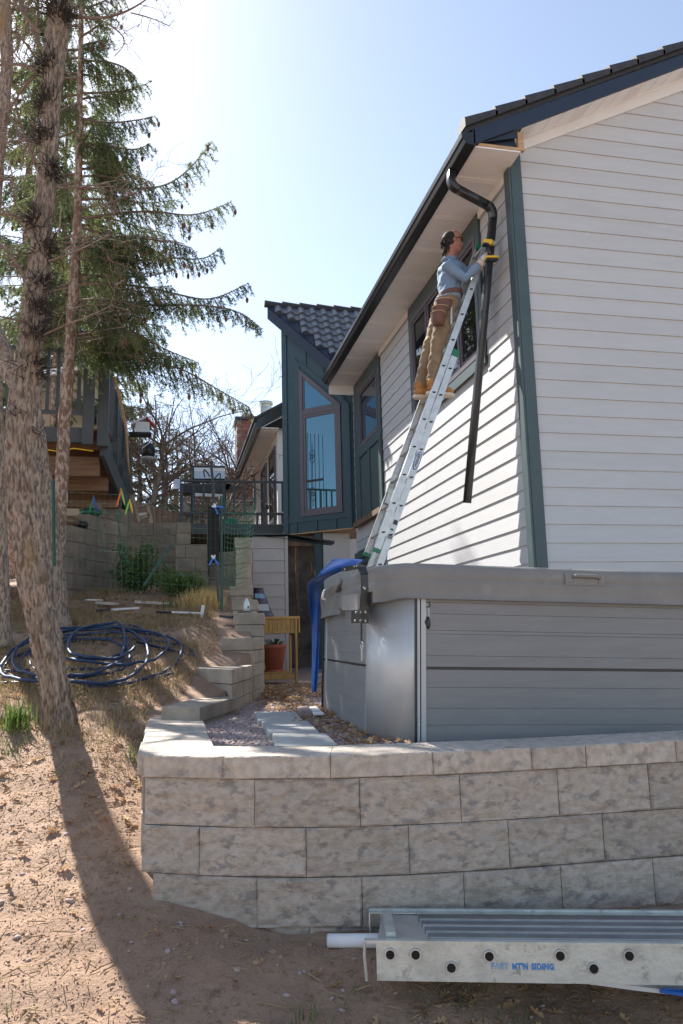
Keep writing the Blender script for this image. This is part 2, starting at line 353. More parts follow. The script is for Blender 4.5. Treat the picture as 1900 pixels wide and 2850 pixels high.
dn = lambda x, y: np.clip(fbm(np.stack([x*1.9+5, y*1.9, x*0], -1), 3)*2.4-.62, 0, 1)*np.clip((y-4.6)/1.2, .0, 1)
P = ground_pts(150000, -4.5, .75, 4.3, 10.5, dens=dn)
blades('dry_grass', P, rng.uniform(.03, .11, len(P)), rng.uniform(.003, .006, len(P)), GRASSD, 1.6)
P = ground_pts(46000, -4.5, .75, 4.3, 10, dens=lambda x, y: np.clip(fbm(np.stack([x*1.4+31, y*1.4, x*0], -1), 3)*3-1.35, 0, 1)*np.clip((y-5)/1.2, 0, 1))
P5 = ground_pts(16000, -2.5, 2.3, 2.35, 4.3, dens=lambda x, y: .10*np.clip(fbm(np.stack([x*3+9, y*3, x*0], -1), 2)*8-4.6, 0, 1)+np.exp(-((x-.55)**2+(y-2.86)**2)/.02)*.8+np.exp(-((x+.55)**2+(y-3.22)**2)/.012)*.35+np.exp(-((x-1.2)**2+(y-2.75)**2)/.10)*.6)
P6 = ground_pts(3000, -1.45, -.9, 5.2, 5.8, dens=lambda x, y: .2)
P = np.concatenate([P, P5, P6]); blades('green_grass', P, rng.uniform(.02, .075, len(P)), rng.uniform(.003, .005, len(P)), GRASSG, .7)
P = ground_pts(260, -2.4, 1.6, 2.4, 5.0); rocks('scattered_stones', P, rng.uniform(.006, .020, len(P)), STONE)
P = ground_pts(16000, -2.6, 2.3, 2.35, 6.0, dens=lambda x, y: np.clip(fbm(np.stack([x*1.3+3, y*1.3, x*0], -1), 3)*3-1.0, .04, 1)); n = len(P)
a = rng.uniform(0, 2*np.pi, n); L_ = rng.uniform(.02, .055, n); d = np.stack([np.cos(a)*L_, np.sin(a)*L_, rng.uniform(-.004, .012, n)], 1); s = np.stack([-np.sin(a), np.cos(a), a*0], 1)*.0009; up = V(0, 0, .003)
v = np.stack([P-s+up, P+s+up, P+d+s+up, P+d-s+up], 1); f = np.array([(0, 1, 2), (0, 2, 3)])[None]+(np.arange(n)*4)[:, None, None]
link('fallen_needles', npmesh('fallen_needles', v, f.reshape(-1, 3), LEAFD), kind='stuff')
# straw and twigs on the dirt
P = ground_pts(4200, -2.6, 2.3, 2.35, 5.6); n = len(P)
a = rng.uniform(0, 2*np.pi, n); L_ = rng.uniform(.02, .12, n)*rng.uniform(.3, 1, n); d = np.stack([np.cos(a), np.sin(a), rng.uniform(-.1, .25, n)], 1)*L_[:, None]
s = np.stack([-np.sin(a), np.cos(a), a*0], 1)*.0018; up = V(0, 0, .004)
v = np.stack([P-s+up, P+s+up, P+d+s+up, P+d-s+up, P+up*2, P+d+up*2], 1)
f = np.array([(0, 4, 5), (0, 5, 3), (4, 1, 2), (4, 2, 5)])[None]+(np.arange(n)*6)[:, None, None]
link('dry_twigs', npmesh('dry_twigs', v, f.reshape(-1, 3), GRASSD), kind='stuff')

# ================================================================== FRONT RETAINING WALL
CUM = np.concatenate([[0], np.cumsum(np.hypot(*np.diff(WCURVE, axis=0).T))])
def cur(s): return V(np.interp(s, CUM, WCURVE[:, 0]), np.interp(s, CUM, WCURVE[:, 1]))
def proj(P):
    q = CM @ (np.array(P)-EYE); return (950+FPX*q[0]/q[2])/K, (1425+FPX*q[1]/q[2])/K
def s_at(upx, z):                         # arc length where the wall face is seen at column upx
    us = np.array([proj((x, y, z))[0] for x, y in WCURVE]); return float(np.interp(upx, us, CUM))
def split_block(par, name, a, b, z0, z1, depth, mt, rough=.012, nx_=10, nz_=5, gap=.0016, seed=0, inward=None, joint=.0045, ends=None):
    a = V(*a[:2]); b = V(*b[:2]); d = nrm(b-a); a = a+d*gap; b = b-d*gap; z0 += .002; z1 -= .002
    nin = V(-d[1], d[0])
    if inward is not None and np.dot(nin, inward) < 0: nin = -nin
    us = np.concatenate([[0, .02], np.linspace(.02, .98, nx_-1)[1:-1], [.98, 1]]); zs = np.concatenate([[0, .05], np.linspace(.05, .95, nz_-1)[1:-1], [.95, 1]])
    Uu, Zz = np.meshgrid(us, zs); pl = a[None, None]+(b-a)*Uu[..., None]; z = z0+(z1-z0)*Zz
    nz = fbm(np.stack([pl[..., 0]*13+seed, pl[..., 1]*13, z*22], -1), 4)-.45
    edge = np.maximum(np.clip((.02-np.minimum(Uu, 1-Uu))/.02, 0, 1), np.clip((.05-np.minimum(Zz, 1-Zz))/.05, 0, 1))
    off = -nz*rough*2.2*(1-edge)+joint*edge
    pl = pl+nin*off[..., None]
    m = MB(); Fv = np.concatenate([pl, z[..., None]], -1).reshape(-1, 3); c, r = len(us), len(zs)
    bks = [nin*depth]*len(Fv) if ends is None else [(ends[0]*(1-q)+ends[1]*q)*depth for q in Uu.ravel()]
    rim = [j for j in range(c)]+[i*c+c-1 for i in range(1, r)]+[(r-1)*c+j for j in range(c-2, -1, -1)]+[i*c for i in range(r-2, 0, -1)]
    Bv = [np.array([*(Fv[i][:2]+bks[i]), Fv[i][2]]) for i in rim]
    n = len(Fv); k = len(rim)
    f = [(i*c+j, i*c+j+1, (i+1)*c+j+1, (i+1)*c+j) for i in range(r-1) for j in range(c-1)]
    f += [(rim[(q+1) % k], rim[q], n+q, n+(q+1) % k) for q in range(k)]+[tuple(n+q for q in range(k))]
    m.add(np.concatenate([Fv, np.array(Bv)]), f)
    return m.build(name, mt, par)
def cnorm(s):
    t = nrm(cur(s+.05)-cur(s-.05)); return V(-t[1], t[0])
wall = thing('retaining_wall', 'low curved wall of split-face grey blocks in front of the hot tub', 'wall', (1.1, 3.32, -.1))
CAPJ = [397, 619, 919, 1205.6, 1480.6, 1632, 1883, 2150]
ROWJ = [[397, 708, 1003, 1284.7, 1558, 1812, 2080], [395, 554, 853, 1141.8, 1421.4, 1685.7, 1950, 2200], [410, 714.5, 1009, 1294, 1566, 1824, 2090], [560, 865, 1150, 1434, 1698, 1960, 2230], [700, 1009, 1290, 1560, 1830, 2100]]
ZC = [.75, .65, .447, .245, .045, -.155, -.35]
for q in range(len(CAPJ)-1):
    zz = .70; a, b = s_at(CAPJ[q]/K, zz), s_at(CAPJ[q+1]/K, zz)
    if b-a < .02: b = a+.42
    pa, pb = cur(a), cur(b)
    split_block(wall, 'cap_stone', pa+V(0, .001), pb+V(0, .001), ZC[1], ZC[0], .31, CAPM, rough=.013, nx_=16, nz_=5, seed=q*3.1, joint=.006, ends=(cnorm(a), cnorm(b)))
for r_, js in enumerate(ROWJ):
    z1, z0 = ZC[r_+1], ZC[r_+2]
    sb = (0, .004, -.006, .010, .016)[r_]
    for q in range(len(js)-1):
        zz = (z0+z1)/2; a, b = s_at(js[q]/K, zz), s_at(js[q+1]/K, zz)
        if q == 0: a = max(a, 0)
        if b-a < .03: b = a+.43
        pa, pb = cur(a)+V(0, .012+sb), cur(b)+V(0, .012+sb)
        if q == 0 and r_ < 3: pa = pa+V((.006, -.004, .02)[r_], 0)
        split_block(wall, 'block', pa, pb, z0, z1, .27, BLOCK, rough=.024, seed=r_*7.7+q*1.3, nx_=18, nz_=9)
# wing that runs back from the left corner
yj = [3.78, 4.22, 4.68, 5.12, 5.56]
for q in range(4):
    a, b = yj[q], yj[q+1]
    m = MB(); m.box((-.15+.006*(q % 2), a+.002, .652), (.205-.004*(q % 2), b-.002, .75-.003*(q % 2))); bev(m.build('cap_stone', CAPM, wall), .008, 2)
    for z0, z1 in ((.45, .65), (.25, .448)):
        m = MB(); m.box((-.135, max(a, 4.0), z0), (.185, b-.004, z1)); bev(m.build('block', BLOCK, wall), .008)

# ================================================================== STEPPED BLOCK WALL
c5_ = lambda x, y: ((440+x/2.376)/K, (1400+y/2.376)/K)
steps = thing('stepped_block_wall', 'weathered grey block wall climbing in steps beside the gravel path', 'wall', (.3, 6, .6))
def step(front_l, front_r, side_r, z, h1, zb, hs):
    """plan quad front_l, front_r, then back along the side to side_r; courses from z down to zb"""
    fl, fr, sr = V(*front_l[:2]), V(*front_r[:2]), V(*side_r[:2]); sd = sr-fr; zc = z; k = 0
    ov = .0
    while zc > zb+.02:
        h = hs[min(k, len(hs)-1)]; ins = 0 if k == 0 else .010+.003*((k*7) % 3)
        fw = nrm(fr-fl); sn = nrm(sd); a = fl+fw*ins+sn*ins; b = fr-fw*ins+sn*ins
        cuts = [0, 1] if k % 2 == 0 else [0, .52, 1]
        for c0, c1 in zip(cuts[:-1], cuts[1:]):
            p = a+sd*c0; q = b+sd*c0; r = b+sd*c1; s = a+sd*c1; g = sn*.002
            m = MB(); m.hexa([(*(p+g), zc-h+.0025), (*(q+g), zc-h+.0025), (*(r-g), zc-h+.0025), (*(s-g), zc-h+.0025), (*(p+g), zc), (*(q+g), zc), (*(r-g), zc), (*(s-g), zc)])
            bev(m.build('block', OLDB, steps), .007, 2)
        zc -= h; k += 1
s1 = [onZ(*c5_(*q), .83) for q in ((20, 1345), (275, 1350), (500, 1290))]
step(s1[0], s1[1], s1[2]+V(.06, .2, 0), .83, .1, .55, [.10, .125])
s2 = [onZ(*c5_(*q), 1.035) for q in ((250, 1090), (490, 1100), (625, 1070))]
step(s2[0], s2[1], s2[2], 1.035, .12, .55, [.115, .125])
def stepy(xl, xr, xs, yt, Yf, hs, dy=.8, zb=.55):
    a, b = onY(*c5_(xl, yt), Yf), onY(*c5_(xr, yt), Yf); c = onY(*c5_(xs, yt), Yf+dy)
    step(a, b, c, a[2], .1, zb, hs); return a
stepy(410, 628, 700, 895, 7.15, [.115, .125], .75)
stepy(495, 700, 706, 729, 7.9, [.118, .125], .75)
stepy(485, 656, 664, 640, 8.65, [.12, .125], .7)
stepy(470, 622, 628, 550, 9.35, [.12, .15], .7)
stepy(505, 620, 624, 228, 10.05, [.14, .2], .5)
# ================================================================== PAVERS
def paver(label, pts, z, h=.045, mt=PAVE, nm='stepping_stone'):
    P = [onZ(*c5_(*q), z) for q in pts]; P[0:4] = P[0:4]
    m = MB(); m.hexa([(p[0], p[1], z-h) for p in (P[3], P[2], P[1], P[0])]+[(p[0], p[1], z) for p in (P[3], P[2], P[1], P[0])])
    o = bev(m.build(nm, mt), .006, 2); tag(o, label, 'paver', 'pavers laid in the gravel'); return o
paver('square concrete stepping stone nearest the curved wall', [(755, 1520), (1110, 1520), (1200, 1606), (775, 1612)], .748)
paver('square concrete stepping stone in the middle of the three', [(685, 1440), (985, 1437), (1068, 1512), (735, 1518)], .746)
paver('square concrete stepping stone farthest along the gravel path', [(632, 1378), (905, 1378), (958, 1433), (660, 1436)], .744)
paver('small pinkish paver lying by the rear foot of the hot tub', [(920, 1345), (990, 1340), (1012, 1368), (928, 1372)], .76, .06, STONE, 'small_paver')
paver('white plastic shim beside the small paver under the tub', [(1000, 1345), (1045, 1338), (1095, 1385), (1025, 1385)], .752, .02, WHITEP, 'plastic_shim')
# ================================================================== HOUSE
house = thing('house', 'two-storey house with pale grey lap siding, slate trim and dark tiled roof', 'house', (3.3, 6.55, .7))
GY0 = 6.58; WX0 = 3.305                   # sheathing planes of the gable end and of the side wall
ZS = [1.905-7*.178+.178*i for i in range(40)]      # bottom edges of the laps
m = MB(); m.box((WX0+.004, GY0+.004, .4), (12, GY0+.15, 5.95)); m.box((WX0+.004, GY0+.16, .4), (WX0+.15, 13.64, 5.95))
m.prism([(WX0+.004, GY0+.004, 5.951), (12, GY0+.004, 5.951), (12, GY0+.004, 10.0), (WX0+.004, GY0+.004, 5.96)], (0, .15, 0))
m.build('wall', SIDING, house)
OLDT0 = mat('weathered_ledge', (.22, .13, .08), .8, col2=(.14, .085, .05), scale=8)
def rake_z(x): return 6.13+(x-3.44)*.487            # lower edge of the gable frieze
for z in ZS:                                        # gable planks
    if z > 9.6: continue
    zt_ = z+.186
    xl0 = max(3.405, 3.44+(z-6.20)/.487) if z > 5.9 else 3.412
    xl1 = max(3.405, 3.44+(zt_-6.20)/.487) if zt_ > 6.0 else 3.412
    if xl0 > 8: continue
    m = MB(); y = GY0
    jn = 4.1+1.3*((int(round(z/.178))*13) % 10)/10+.0
    cutsx = [(xl0, xl1, 8.6, 8.6)] if True else [(xl0, xl1, jn-.0012, jn-.0012), (jn+.0012, jn+.0012, 8.6, 8.6)]
    for a0, a1, b0, b1 in cutsx:
        m = MB(); m.hexa([(a0, y-.019, z), (b0, y-.019, z), (b0, y, z), (a0, y, z), (a1, y-.006, zt_), (b1, y-.006, zt_), (b1, y, zt_), (a1, y, zt_)])
        m.build('siding_plank', SIDING, house)
# side wall planks: broken round the two windows
BW = dict(y0=7.37, y1=9.99, z0=4.13, z1=5.89)       # big window with its trim
NW = dict(y0=11.62, y1=13.46, z0=3.27, z1=5.89)     # narrow window and panel
def side_plank(ya, yb, z):
    zt_ = min(z+.186, 5.88); x = WX0; m = MB()
    if zt_-z < .03: return
    m.hexa([(x-.019, ya, z), (x, ya, z), (x, yb, z), (x-.019, yb, z), (x-.006, ya, zt_), (x, ya, zt_), (x, yb, zt_), (x-.006, yb, zt_)])
    m.build('siding_plank', SIDING, house)
for i, z in enumerate(ZS):
    if z > 5.8: continue
    cuts = []
    if z+.178 > BW['z0']: cuts.append((BW['y0'], BW['y1']))
    if z+.178 > NW['z0']: cuts.append((NW['y0'], NW['y1']))
    if z < 2.75: cuts.append((11.75, 13.64))
    y = 6.66; segs = []
    for a, b in cuts: segs.append((y, a)); y = b
    if y < 13.6: segs.append((y, 13.62))
    for a, b in segs:
        if b-a > .02:
            jn = a+(b-a)*(.35+.3*((i*37) % 10)/10) if b-a > 3.7 else None
            if jn: side_plank(a, jn-.0015, z); side_plank(jn+.0015, b, z)
            else: side_plank(a, b, z)
# corner post: two boards
m = MB(); m.box((3.262, 6.544, .6), (3.285, 6.66, 5.90)); bev(m.build('corner_trim', TRIM, house), .003)
m = MB(); m.box((3.2852, 6.538, .6), (3.402, 6.562, 6.04)); bev(m.build('corner_trim', TRIM, house), .003)
# eave: soffit panels, fascia, gutter
ye0, ye1 = 6.30, 13.42
y = ye0; k = 0
while y < ye1-.01:
    w = .148; m = MB(); yb = min(y+w, ye1)
    g = .006
    m.box((2.80, y+g*.5, 5.90), (3.285, yb-g*.5, 5.915)); m.box((2.80, yb-g*.5, 5.9075), (3.285, yb+g*.5, 5.9145))
    if k % 5 in (3,):                              # vented strip: three raised beads
        for q in (.3, .5, .7): m.box((2.81, y+w*q-.006, 5.895), (3.275, y+w*q+.006, 5.8998))
    m.build('soffit_panel', SOFF, house); y += w; k += 1
for a_, b_ in ((6.664, 7.36), (10.0, 11.61)):
    m = MB(); m.box((3.262, a_, 5.80), (3.2855, b_, 5.898)); m.build('frieze_board', FRZ, house)
m = MB(); m.box((2.775, 6.262, 5.885), (2.799, 13.44, 6.06)); m.build('fascia_board', GUTT, house)
prof = [(2.773, 5.885), (2.705, 5.885), (2.69, 5.895), (2.672, 5.93), (2.655, 5.945), (2.650, 5.995), (2.658, 6.0), (2.665, 5.994), (2.671, 5.95), (2.69, 5.93), (2.702, 5.9), (2.765, 5.893), (2.765, 6.01), (2.773, 6.01)]
m = MB(); m.prism([(x, 6.245, z) for x, z in prof], (0, 7.1, 0)); g = m.build('gutter', GUTT, house)
for ye in (6.2425, 13.3455):
    m = MB(); m.prism([(x, ye, z) for x, z in [(2.772, 5.884), (2.705, 5.884), (2.688, 5.895), (2.67, 5.93), (2.654, 5.945), (2.649, 6.0), (2.772, 6.012)]], (0, .003, 0)); m.build('gutter_end_cap', GUTT, g)
for y in np.arange(6.9, 13.2, .8):
    m = MB(); m.box((2.664, y, 5.975), (2.775, y+.02, 5.981)); m.build('gutter_hanger', BLACKM, g)
# soffit end closing box at the far end
m = MB(); m.box((2.80, 13.42, 5.72), (3.28, 13.44, 5.915)); m.build('eave_return', SOFF, house)
# roof slab, barge board, gable soffit
SL = .50; def_rz = lambda x: 6.075+(x-2.80)*SL
m = MB(); m.prism([(2.72, 6.27, 6.03), (12, 6.27, def_rz(12)-.01), (12, 6.27, def_rz(12)+.05), (2.70, 6.27, 6.075)], (0, 7.25, 0)); m.build('roof_deck', TILE, house)
m = MB(); m.prism([(2.785, 6.262, 5.905), (3.31, 6.262, 6.155), (9, 6.262, 6.155+(9-3.31)*.503), (9, 6.262, 6.06+(9-2.8)*.486+.03), (2.785, 6.262, 6.06)], (0, .028, 0)); m.build('barge_board', FASC, house)
y0, y1 = 6.291, 6.56
x = 3.32; k = 0
while x < 8.2:                                      # gable soffit panels run across the overhang
    w = .16; a, b = x+.003, x+w-.003; z = lambda q: 6.165+(q-3.32)*.497
    m = MB(); m.hexa([(a, y0, z(a)), (b, y0, z(b)), (b, y1, z(b)), (a, y1, z(a)), (a, y0, z(a)+.012), (b, y0, z(b)+.012), (b, y1, z(b)+.012), (a, y1, z(a)+.012)])
    if k % 4 == 0:
        for q in (.25, .5, .75):
            c = x+w*q; m.hexa([(c-.008, y0+.02, z(c)-.006), (c+.008, y0+.02, z(c)-.004), (c+.008, y1-.01, z(c)-.004), (c-.008, y1-.01, z(c)-.006), (c-.008, y0+.02, z(c)-.0005), (c+.008, y0+.02, z(c)-.0005), (c+.008, y1-.01, z(c)-.0005), (c-.008, y1-.01, z(c)-.0005)])
    m.build('gable_soffit_panel', SOFF, house); x += w; k += 1
m = MB(); m.prism([(3.405, 6.542, 6.06), (3.44, 6.542, 6.115), (8.2, 6.542, 6.115+4.76*.487), (8.2, 6.542, 6.25+4.76*.487), (3.405, 6.542, 6.205)], (0, .03, 0)); m.build('frieze_board', FRZ, house)
m = MB(); m.prism([(3.34, 6.532, 6.205), (3.44, 6.532, 6.225), (8.2, 6.532, 6.225+4.76*.492), (8.2, 6.532, 6.262+4.76*.492), (3.34, 6.532, 6.242)], (0, .028, 0)); m.build('soffit_channel', SOFF, house)
# open end of the eave return with bare lumber
m = MB(); m.box((2.84, 6.295, 5.916), (3.325, 6.33, 5.945)); m.build('bare_lumber', RAW, house)
m = MB(); m.box((3.262, 6.2955, 5.9455), (3.322, 6.33, 6.115)); m.build('bare_lumber', RAW, house)
m = MB(); m.prism([(2.83, 6.34, 5.95), (3.25, 6.34, 5.95), (3.25, 6.34, 6.12)], (0, .2, 0)); m.build('dark_eave_fill', FASC, house)  # solid dark fill stands in for shade in the open eave
m = MB(); m.prism([(2.81, 6.291, 5.93), (3.25, 6.291, 6.05), (3.25, 6.291, 6.115)], (0, .012, 0)); m.build('barge_return', FASC, house)
# rake tiles
for i in range(17):
    x0 = 2.69+.322*i; x1 = x0+.345; s = .497
    za, zb = 6.075+(x0-2.69)*s, 6.075+(x1-2.69)*s
    m = MB(); lift = .055; n = 7; A_ = []; B_ = []
    for q in range(n):
        t = math.pi*q/(n-1); yy = 6.26-.035+.19*(1-math.cos(t))/2; hh = .055*math.sin(t)
        A_.append((x0, yy, za+lift+hh)); B_.append((x1, yy, zb+lift*.45+hh*.9))
    lo = [(x0, 6.226, za-.03), (x1, 6.226, zb-.03)]
    n = len(A_); vs = A_+B_+[(x0, 6.225, za-.02), (x1, 6.225, zb-.02), (x0, 6.415, za), (x1, 6.415, zb)]
    f = [(q, q+1, n+q+1, n+q) for q in range(n-1)]+[(2*n, 0, n, 2*n+1), tuple([2*n+2]+list(range(n-1, -1, -1))+[2*n]), tuple([2*n+1]+list(range(n, 2*n))+[2*n+3]), (2*n+2, 2*n+3, 2*n-1, n-1), (2*n, 2*n+1, 2*n+3, 2*n+2)]
    m.add(vs, f); m.build('roof_tile', TILE, house)
# tiles along the eave behind the first one
for i in range(23):
    y = 6.43+.3*i; m = MB(); n = 7; A_ = []; B_ = []
    for q in range(n):
        t = math.pi*q/(n-1); hh = .05*math.sin(t); yy = y+.29*q/(n-1); A_.append((2.80, yy, 6.128+hh)); B_.append((3.15, yy, 6.303+hh))
    m.add(A_+B_+[(2.80, y, 6.126), (2.80, y+.29, 6.126)], [(q, q+1, n+q+1, n+q) for q in range(n-1)]+[tuple([2*n+1]+list(range(n-1, -1, -1))+[2*n])]); m.build('roof_tile', TILE, house)
# ---- windows on the side wall
def win_frame_x(par, x, ya, yb, za, zb, w, d, mt, nm):
    m = MB(); m.box((x, ya, za), (x+d, yb, za+w)); m.box((x, ya, zb-w), (x+d, yb, zb)); m.box((x, ya, za+w), (x+d, ya+w, zb-w)); m.box((x, yb-w, za+w), (x+d, yb, zb-w))
    return m.build(nm, mt, par)
win = None
def side_window(ya, yb, za, zb, mulls, trimw, head, sill, gl=None):
    o = win_frame_x(house, 3.257, ya, yb, za, zb, .055, .05, WFRM, 'window')
    m = MB()
    tr = trimw
    m.box((3.262, ya-tr, za-sill), (3.2855, yb+tr, za-.001)); m.box((3.262, ya-tr, zb+.001), (3.2855, yb+tr, zb+head)); m.box((3.262, ya-tr, za), (3.2855, ya-.001, zb)); m.box((3.262, yb+.001, za), (3.2855, yb+tr, zb))
    m.build('window_trim', TRIM, o)
    ys = [ya+.055]+mulls+[yb-.055]
    for a, b in zip(ys[:-1], ys[1:]):
        a2, b2 = a+(.02 if a in mulls else 0), b-(.02 if b in mulls else 0)
        win_frame_x(o, 3.268, a2+.002, b2-.002, za+.057, zb-.057, .04, .03, WFRM, 'sash')
        m = MB(); tl = 0
        m.hexa([(3.286, a2+.03, za+.09), (3.292, a2+.03, za+.09), (3.292, b2-.03, za+.09), (3.286, b2-.03, za+.09), (3.286-tl, a2+.03, zb-.09), (3.292-tl, a2+.03, zb-.09), (3.292-tl, b2-.03, zb-.09), (3.286-tl, b2-.03, zb-.09)]); m.build('pane', gl or PANE, o)
    for q in mulls:
        m = MB(); m.box((3.255, q-.02, za+.056), (3.30, q+.02, zb-.056)); m.build('mullion', WFRM, o)
    return o
bw = side_window(7.48, 9.88, 4.27, 5.68, [8.10, 9.21], .10, .20, .13)
nwn = side_window(11.79, 13.05, 4.60, 5.67, [], .16, .21, .09, PANER)
m = MB(); m.box((3.264, 13.211, 3.30), (3.2855, 13.45, 5.88)); m.build('window_trim', TRIM, house)
# panel below the narrow window
pn = MB(); pn.box((3.272, 11.64, 3.30), (3.2855, 13.21, 4.505)); pan = pn.build('panel', TRIM, house)
for a, b in ((11.63, 11.74), (12.37, 12.50), (13.06, 13.21)):
    m = MB(); m.box((3.250, a, 3.30), (3.2715, b, 4.43)); m.build('batten', TRIM, pan)
m = MB(); m.box((3.248, 11.63, 4.431), (3.2715, 13.21, 4.509)); m.build('batten', TRIM, pan)
m = MB(); m.box((3.19, 11.58, 3.21), (3.262, 13.44, 3.297)); m.build('wood_ledge', OLDT0, house)
# basement door / window under the narrow window
win_frame_x(house, 3.25, 11.9, 13.3, .75, 2.62, .10, .06, TRIM, 'patio_door')
m = MB(); m.box((3.285, 12.0, .86), (3.291, 13.2, 2.52)); m.build('pane', PANE, house)
m = MB(); m.box((3.26, 12.55, .86), (3.284, 12.62, 2.52)); m.build('mullion', TRIM, house)
m = MB(); m.box((3.22, 11.745, .7), (3.249, 11.89, 2.75)); m.box((3.22, 11.745, 2.625), (3.249, 13.5, 2.75)); m.build('door_trim', TRIM, house)

# ---- angled bay
BA = math.radians(48); BT = V(-math.sin(BA), math.cos(BA), 0); BN = V(-math.cos(BA), -math.sin(BA), 0); BP = V(3.28, 13.62, 0)
def bp(t, z, out=0.): return BP+BT*t+BN*out+V(0, 0, z)
def bpoly(poly, o0, o1, name, mt, par=house):          # polygon in (t, z), extruded from offset o0 to o1
    m = MB(); m.prism([bp(t, z, o1) for t, z in poly], -BN*(o1-o0)); return m.build(name, mt, par)
BW_ = 1.565; rk = lambda t: 6.14+t*.985
pts = [(0, 3.26), (BW_, 3.26), (BW_, rk(BW_)), (0, rk(0))]
bay = bpoly(pts, -.9, 0, 'bay', BAYP)
bpoly([(BW_-.10, 3.262), (BW_+.012, 3.262), (BW_+.012, rk(BW_)-.02), (BW_-.10, rk(BW_-.1)-.02)], .001, .022, 'corner_board', BAYP, bay)
bpoly([(0.0, 3.262), (.155, 3.262), (.155, 5.72), (.0, 5.90)], .001, .022, 'corner_board', BAYP, bay)
# window surround boards
bpoly([(1.16, 3.47), (1.27, 3.47), (1.27, 6.79), (1.16, 6.64)], .001, .019, 'window_surround', BAYP, bay)
bpoly([(.157, 3.47), (.235, 3.47), (.235, 5.70), (.157, 5.62)], .001, .019, 'window_surround', BAYP, bay)
bpoly([(.157, 5.62), (.235, 5.70), (1.16, 6.60), (1.16, 6.70), (.157, 5.74)], .001, .019, 'window_surround', BAYP, bay)
bpoly([(.157, 3.46), (1.46, 3.46), (1.46, 3.56), (.157, 3.56)], .001, .0185, 'window_surround', BAYP, bay)
for t in (.40, .82, 1.27):
    bpoly([(t, 3.264), (t+.07, 3.264), (t+.07, 3.458), (t, 3.458)], .001, .016, 'batten', BAYP, bay)
bpoly([(1.00, 6.60), (1.06, 6.66), (1.06, rk(1.06)-.02), (1.00, rk(1.0)-.02)], .001, .016, 'batten', BAYP, bay)
bpoly([(.60, 6.22), (.66, 6.28), (.66, rk(.66)-.02), (.60, rk(.60)-.02)], .001, .016, 'batten', BAYP, bay)
# window: frame, mullion, two panes
def ring(poly, w, o0, o1, name, mt, par):               # frame of polygon edges
    c = np.mean(np.array(poly), 0); n = len(poly); o = None; m = MB(); ins = []
    P = [np.array(p, float) for p in poly]
    for i in range(n):
        e1 = nrm(P[i]-P[i-1]); e2 = nrm(P[(i+1) % n]-P[i]); n1 = V(-e1[1], e1[0]); n2 = V(-e2[1], e2[0])
        bis = (n1+n2)/(1+np.dot(n1, n2)); ins.append(P[i]+bis*w)
    for i in range(n):
        j = (i+1) % n; q = [P[i], P[j], ins[j], ins[i]]
        m.prism([bp(t, z, o1) for t, z in q], -BN*(o1-o0))
    return m.build(name, mt, par), ins
wpoly = [(.25, 3.565), (1.165, 3.565), (1.165, 6.53), (.25, 5.66)]
w_, _ = ring(wpoly, .075, .002, .035, 'window', WFRM, house)
bpoly([(.325, 5.56), (1.09, 5.56), (1.09, 5.66), (.325, 5.66)], .004, .033, 'mullion', WFRM, w_)
up_, ins = ring([(.327, 5.662), (1.088, 5.662), (1.088, 6.36), (.355, 5.662)], .03, .003, .02, 'sash', WFRM, w_)
lo_, ins2 = ring([(.327, 3.642), (1.088, 3.642), (1.088, 5.558), (.327, 5.558)], .055, .003, .026, 'sash', WFRM, w_)
BPANE2 = glass('bay_sky_glass', (.03, .06, .07)); BPANE2.node_tree.nodes['Principled BSDF'].inputs['Specular Tint'].default_value = (.40, .75, .95, 1)  # tint carries the blue-green of the reflected sky
bpoly([(.38, 5.68), (1.07, 5.68), (1.07, 6.34)], .0025, .008, 'pane', BPANE2, w_)
BPANE = glass('bay_window_glass', (.05, .10, .10)); BPANE.node_tree.nodes['Principled BSDF'].inputs['Specular Tint'].default_value = (.45, .78, .95, 1)  # reflected sky colour put into the glass and its specular tint
bpoly([(.37, 3.69), (1.045, 3.69), (1.045, 5.51), (.37, 5.51)], .0025, .009, 'pane', BPANE, w_)
# decorative iron-work seen in the lower pane
IRON = mat('iron_scroll', (.015, .017, .016), .5)
m = MB()
for t in (1.0, .93, .84, .75, .66): m.tube([bp(t, 3.70, .011), bp(t, 5.2-.25*(1-t), .011)], .0045, 5)
for zc in (4.72, 3.98):
    for sg in (-1, 1):
        for zs in (-1, 1):
            m.tube([bp(.90+sg*(.012+.035*math.sin(a)*(1+.2*a)), zc+zs*(.10-.03*a+.03*math.cos(a)), .012) for a in np.linspace(0, 4.6, 14)], .0045, 5)
m.tube([bp(.90, 3.74, .012), bp(.90, 4.98, .012)], .005, 5)
m.build('iron_scrollwork', IRON, w_)
m = MB(); m.obox(bp(1.04, 4.22, .0135), BT*-.38, V(0, 0, .045)+BT*0, BN*.004); m.build('window_rail', IRON, w_)
# bay underside and floor beam
m = MB(); m.prism([bp(0, 3.255, .02), bp(BW_, 3.255, .02), bp(BW_, 3.255, -1.3), bp(0, 3.255, -1.3)], (0, 0, -.02)); m.build('bay_underside', RAW, house)
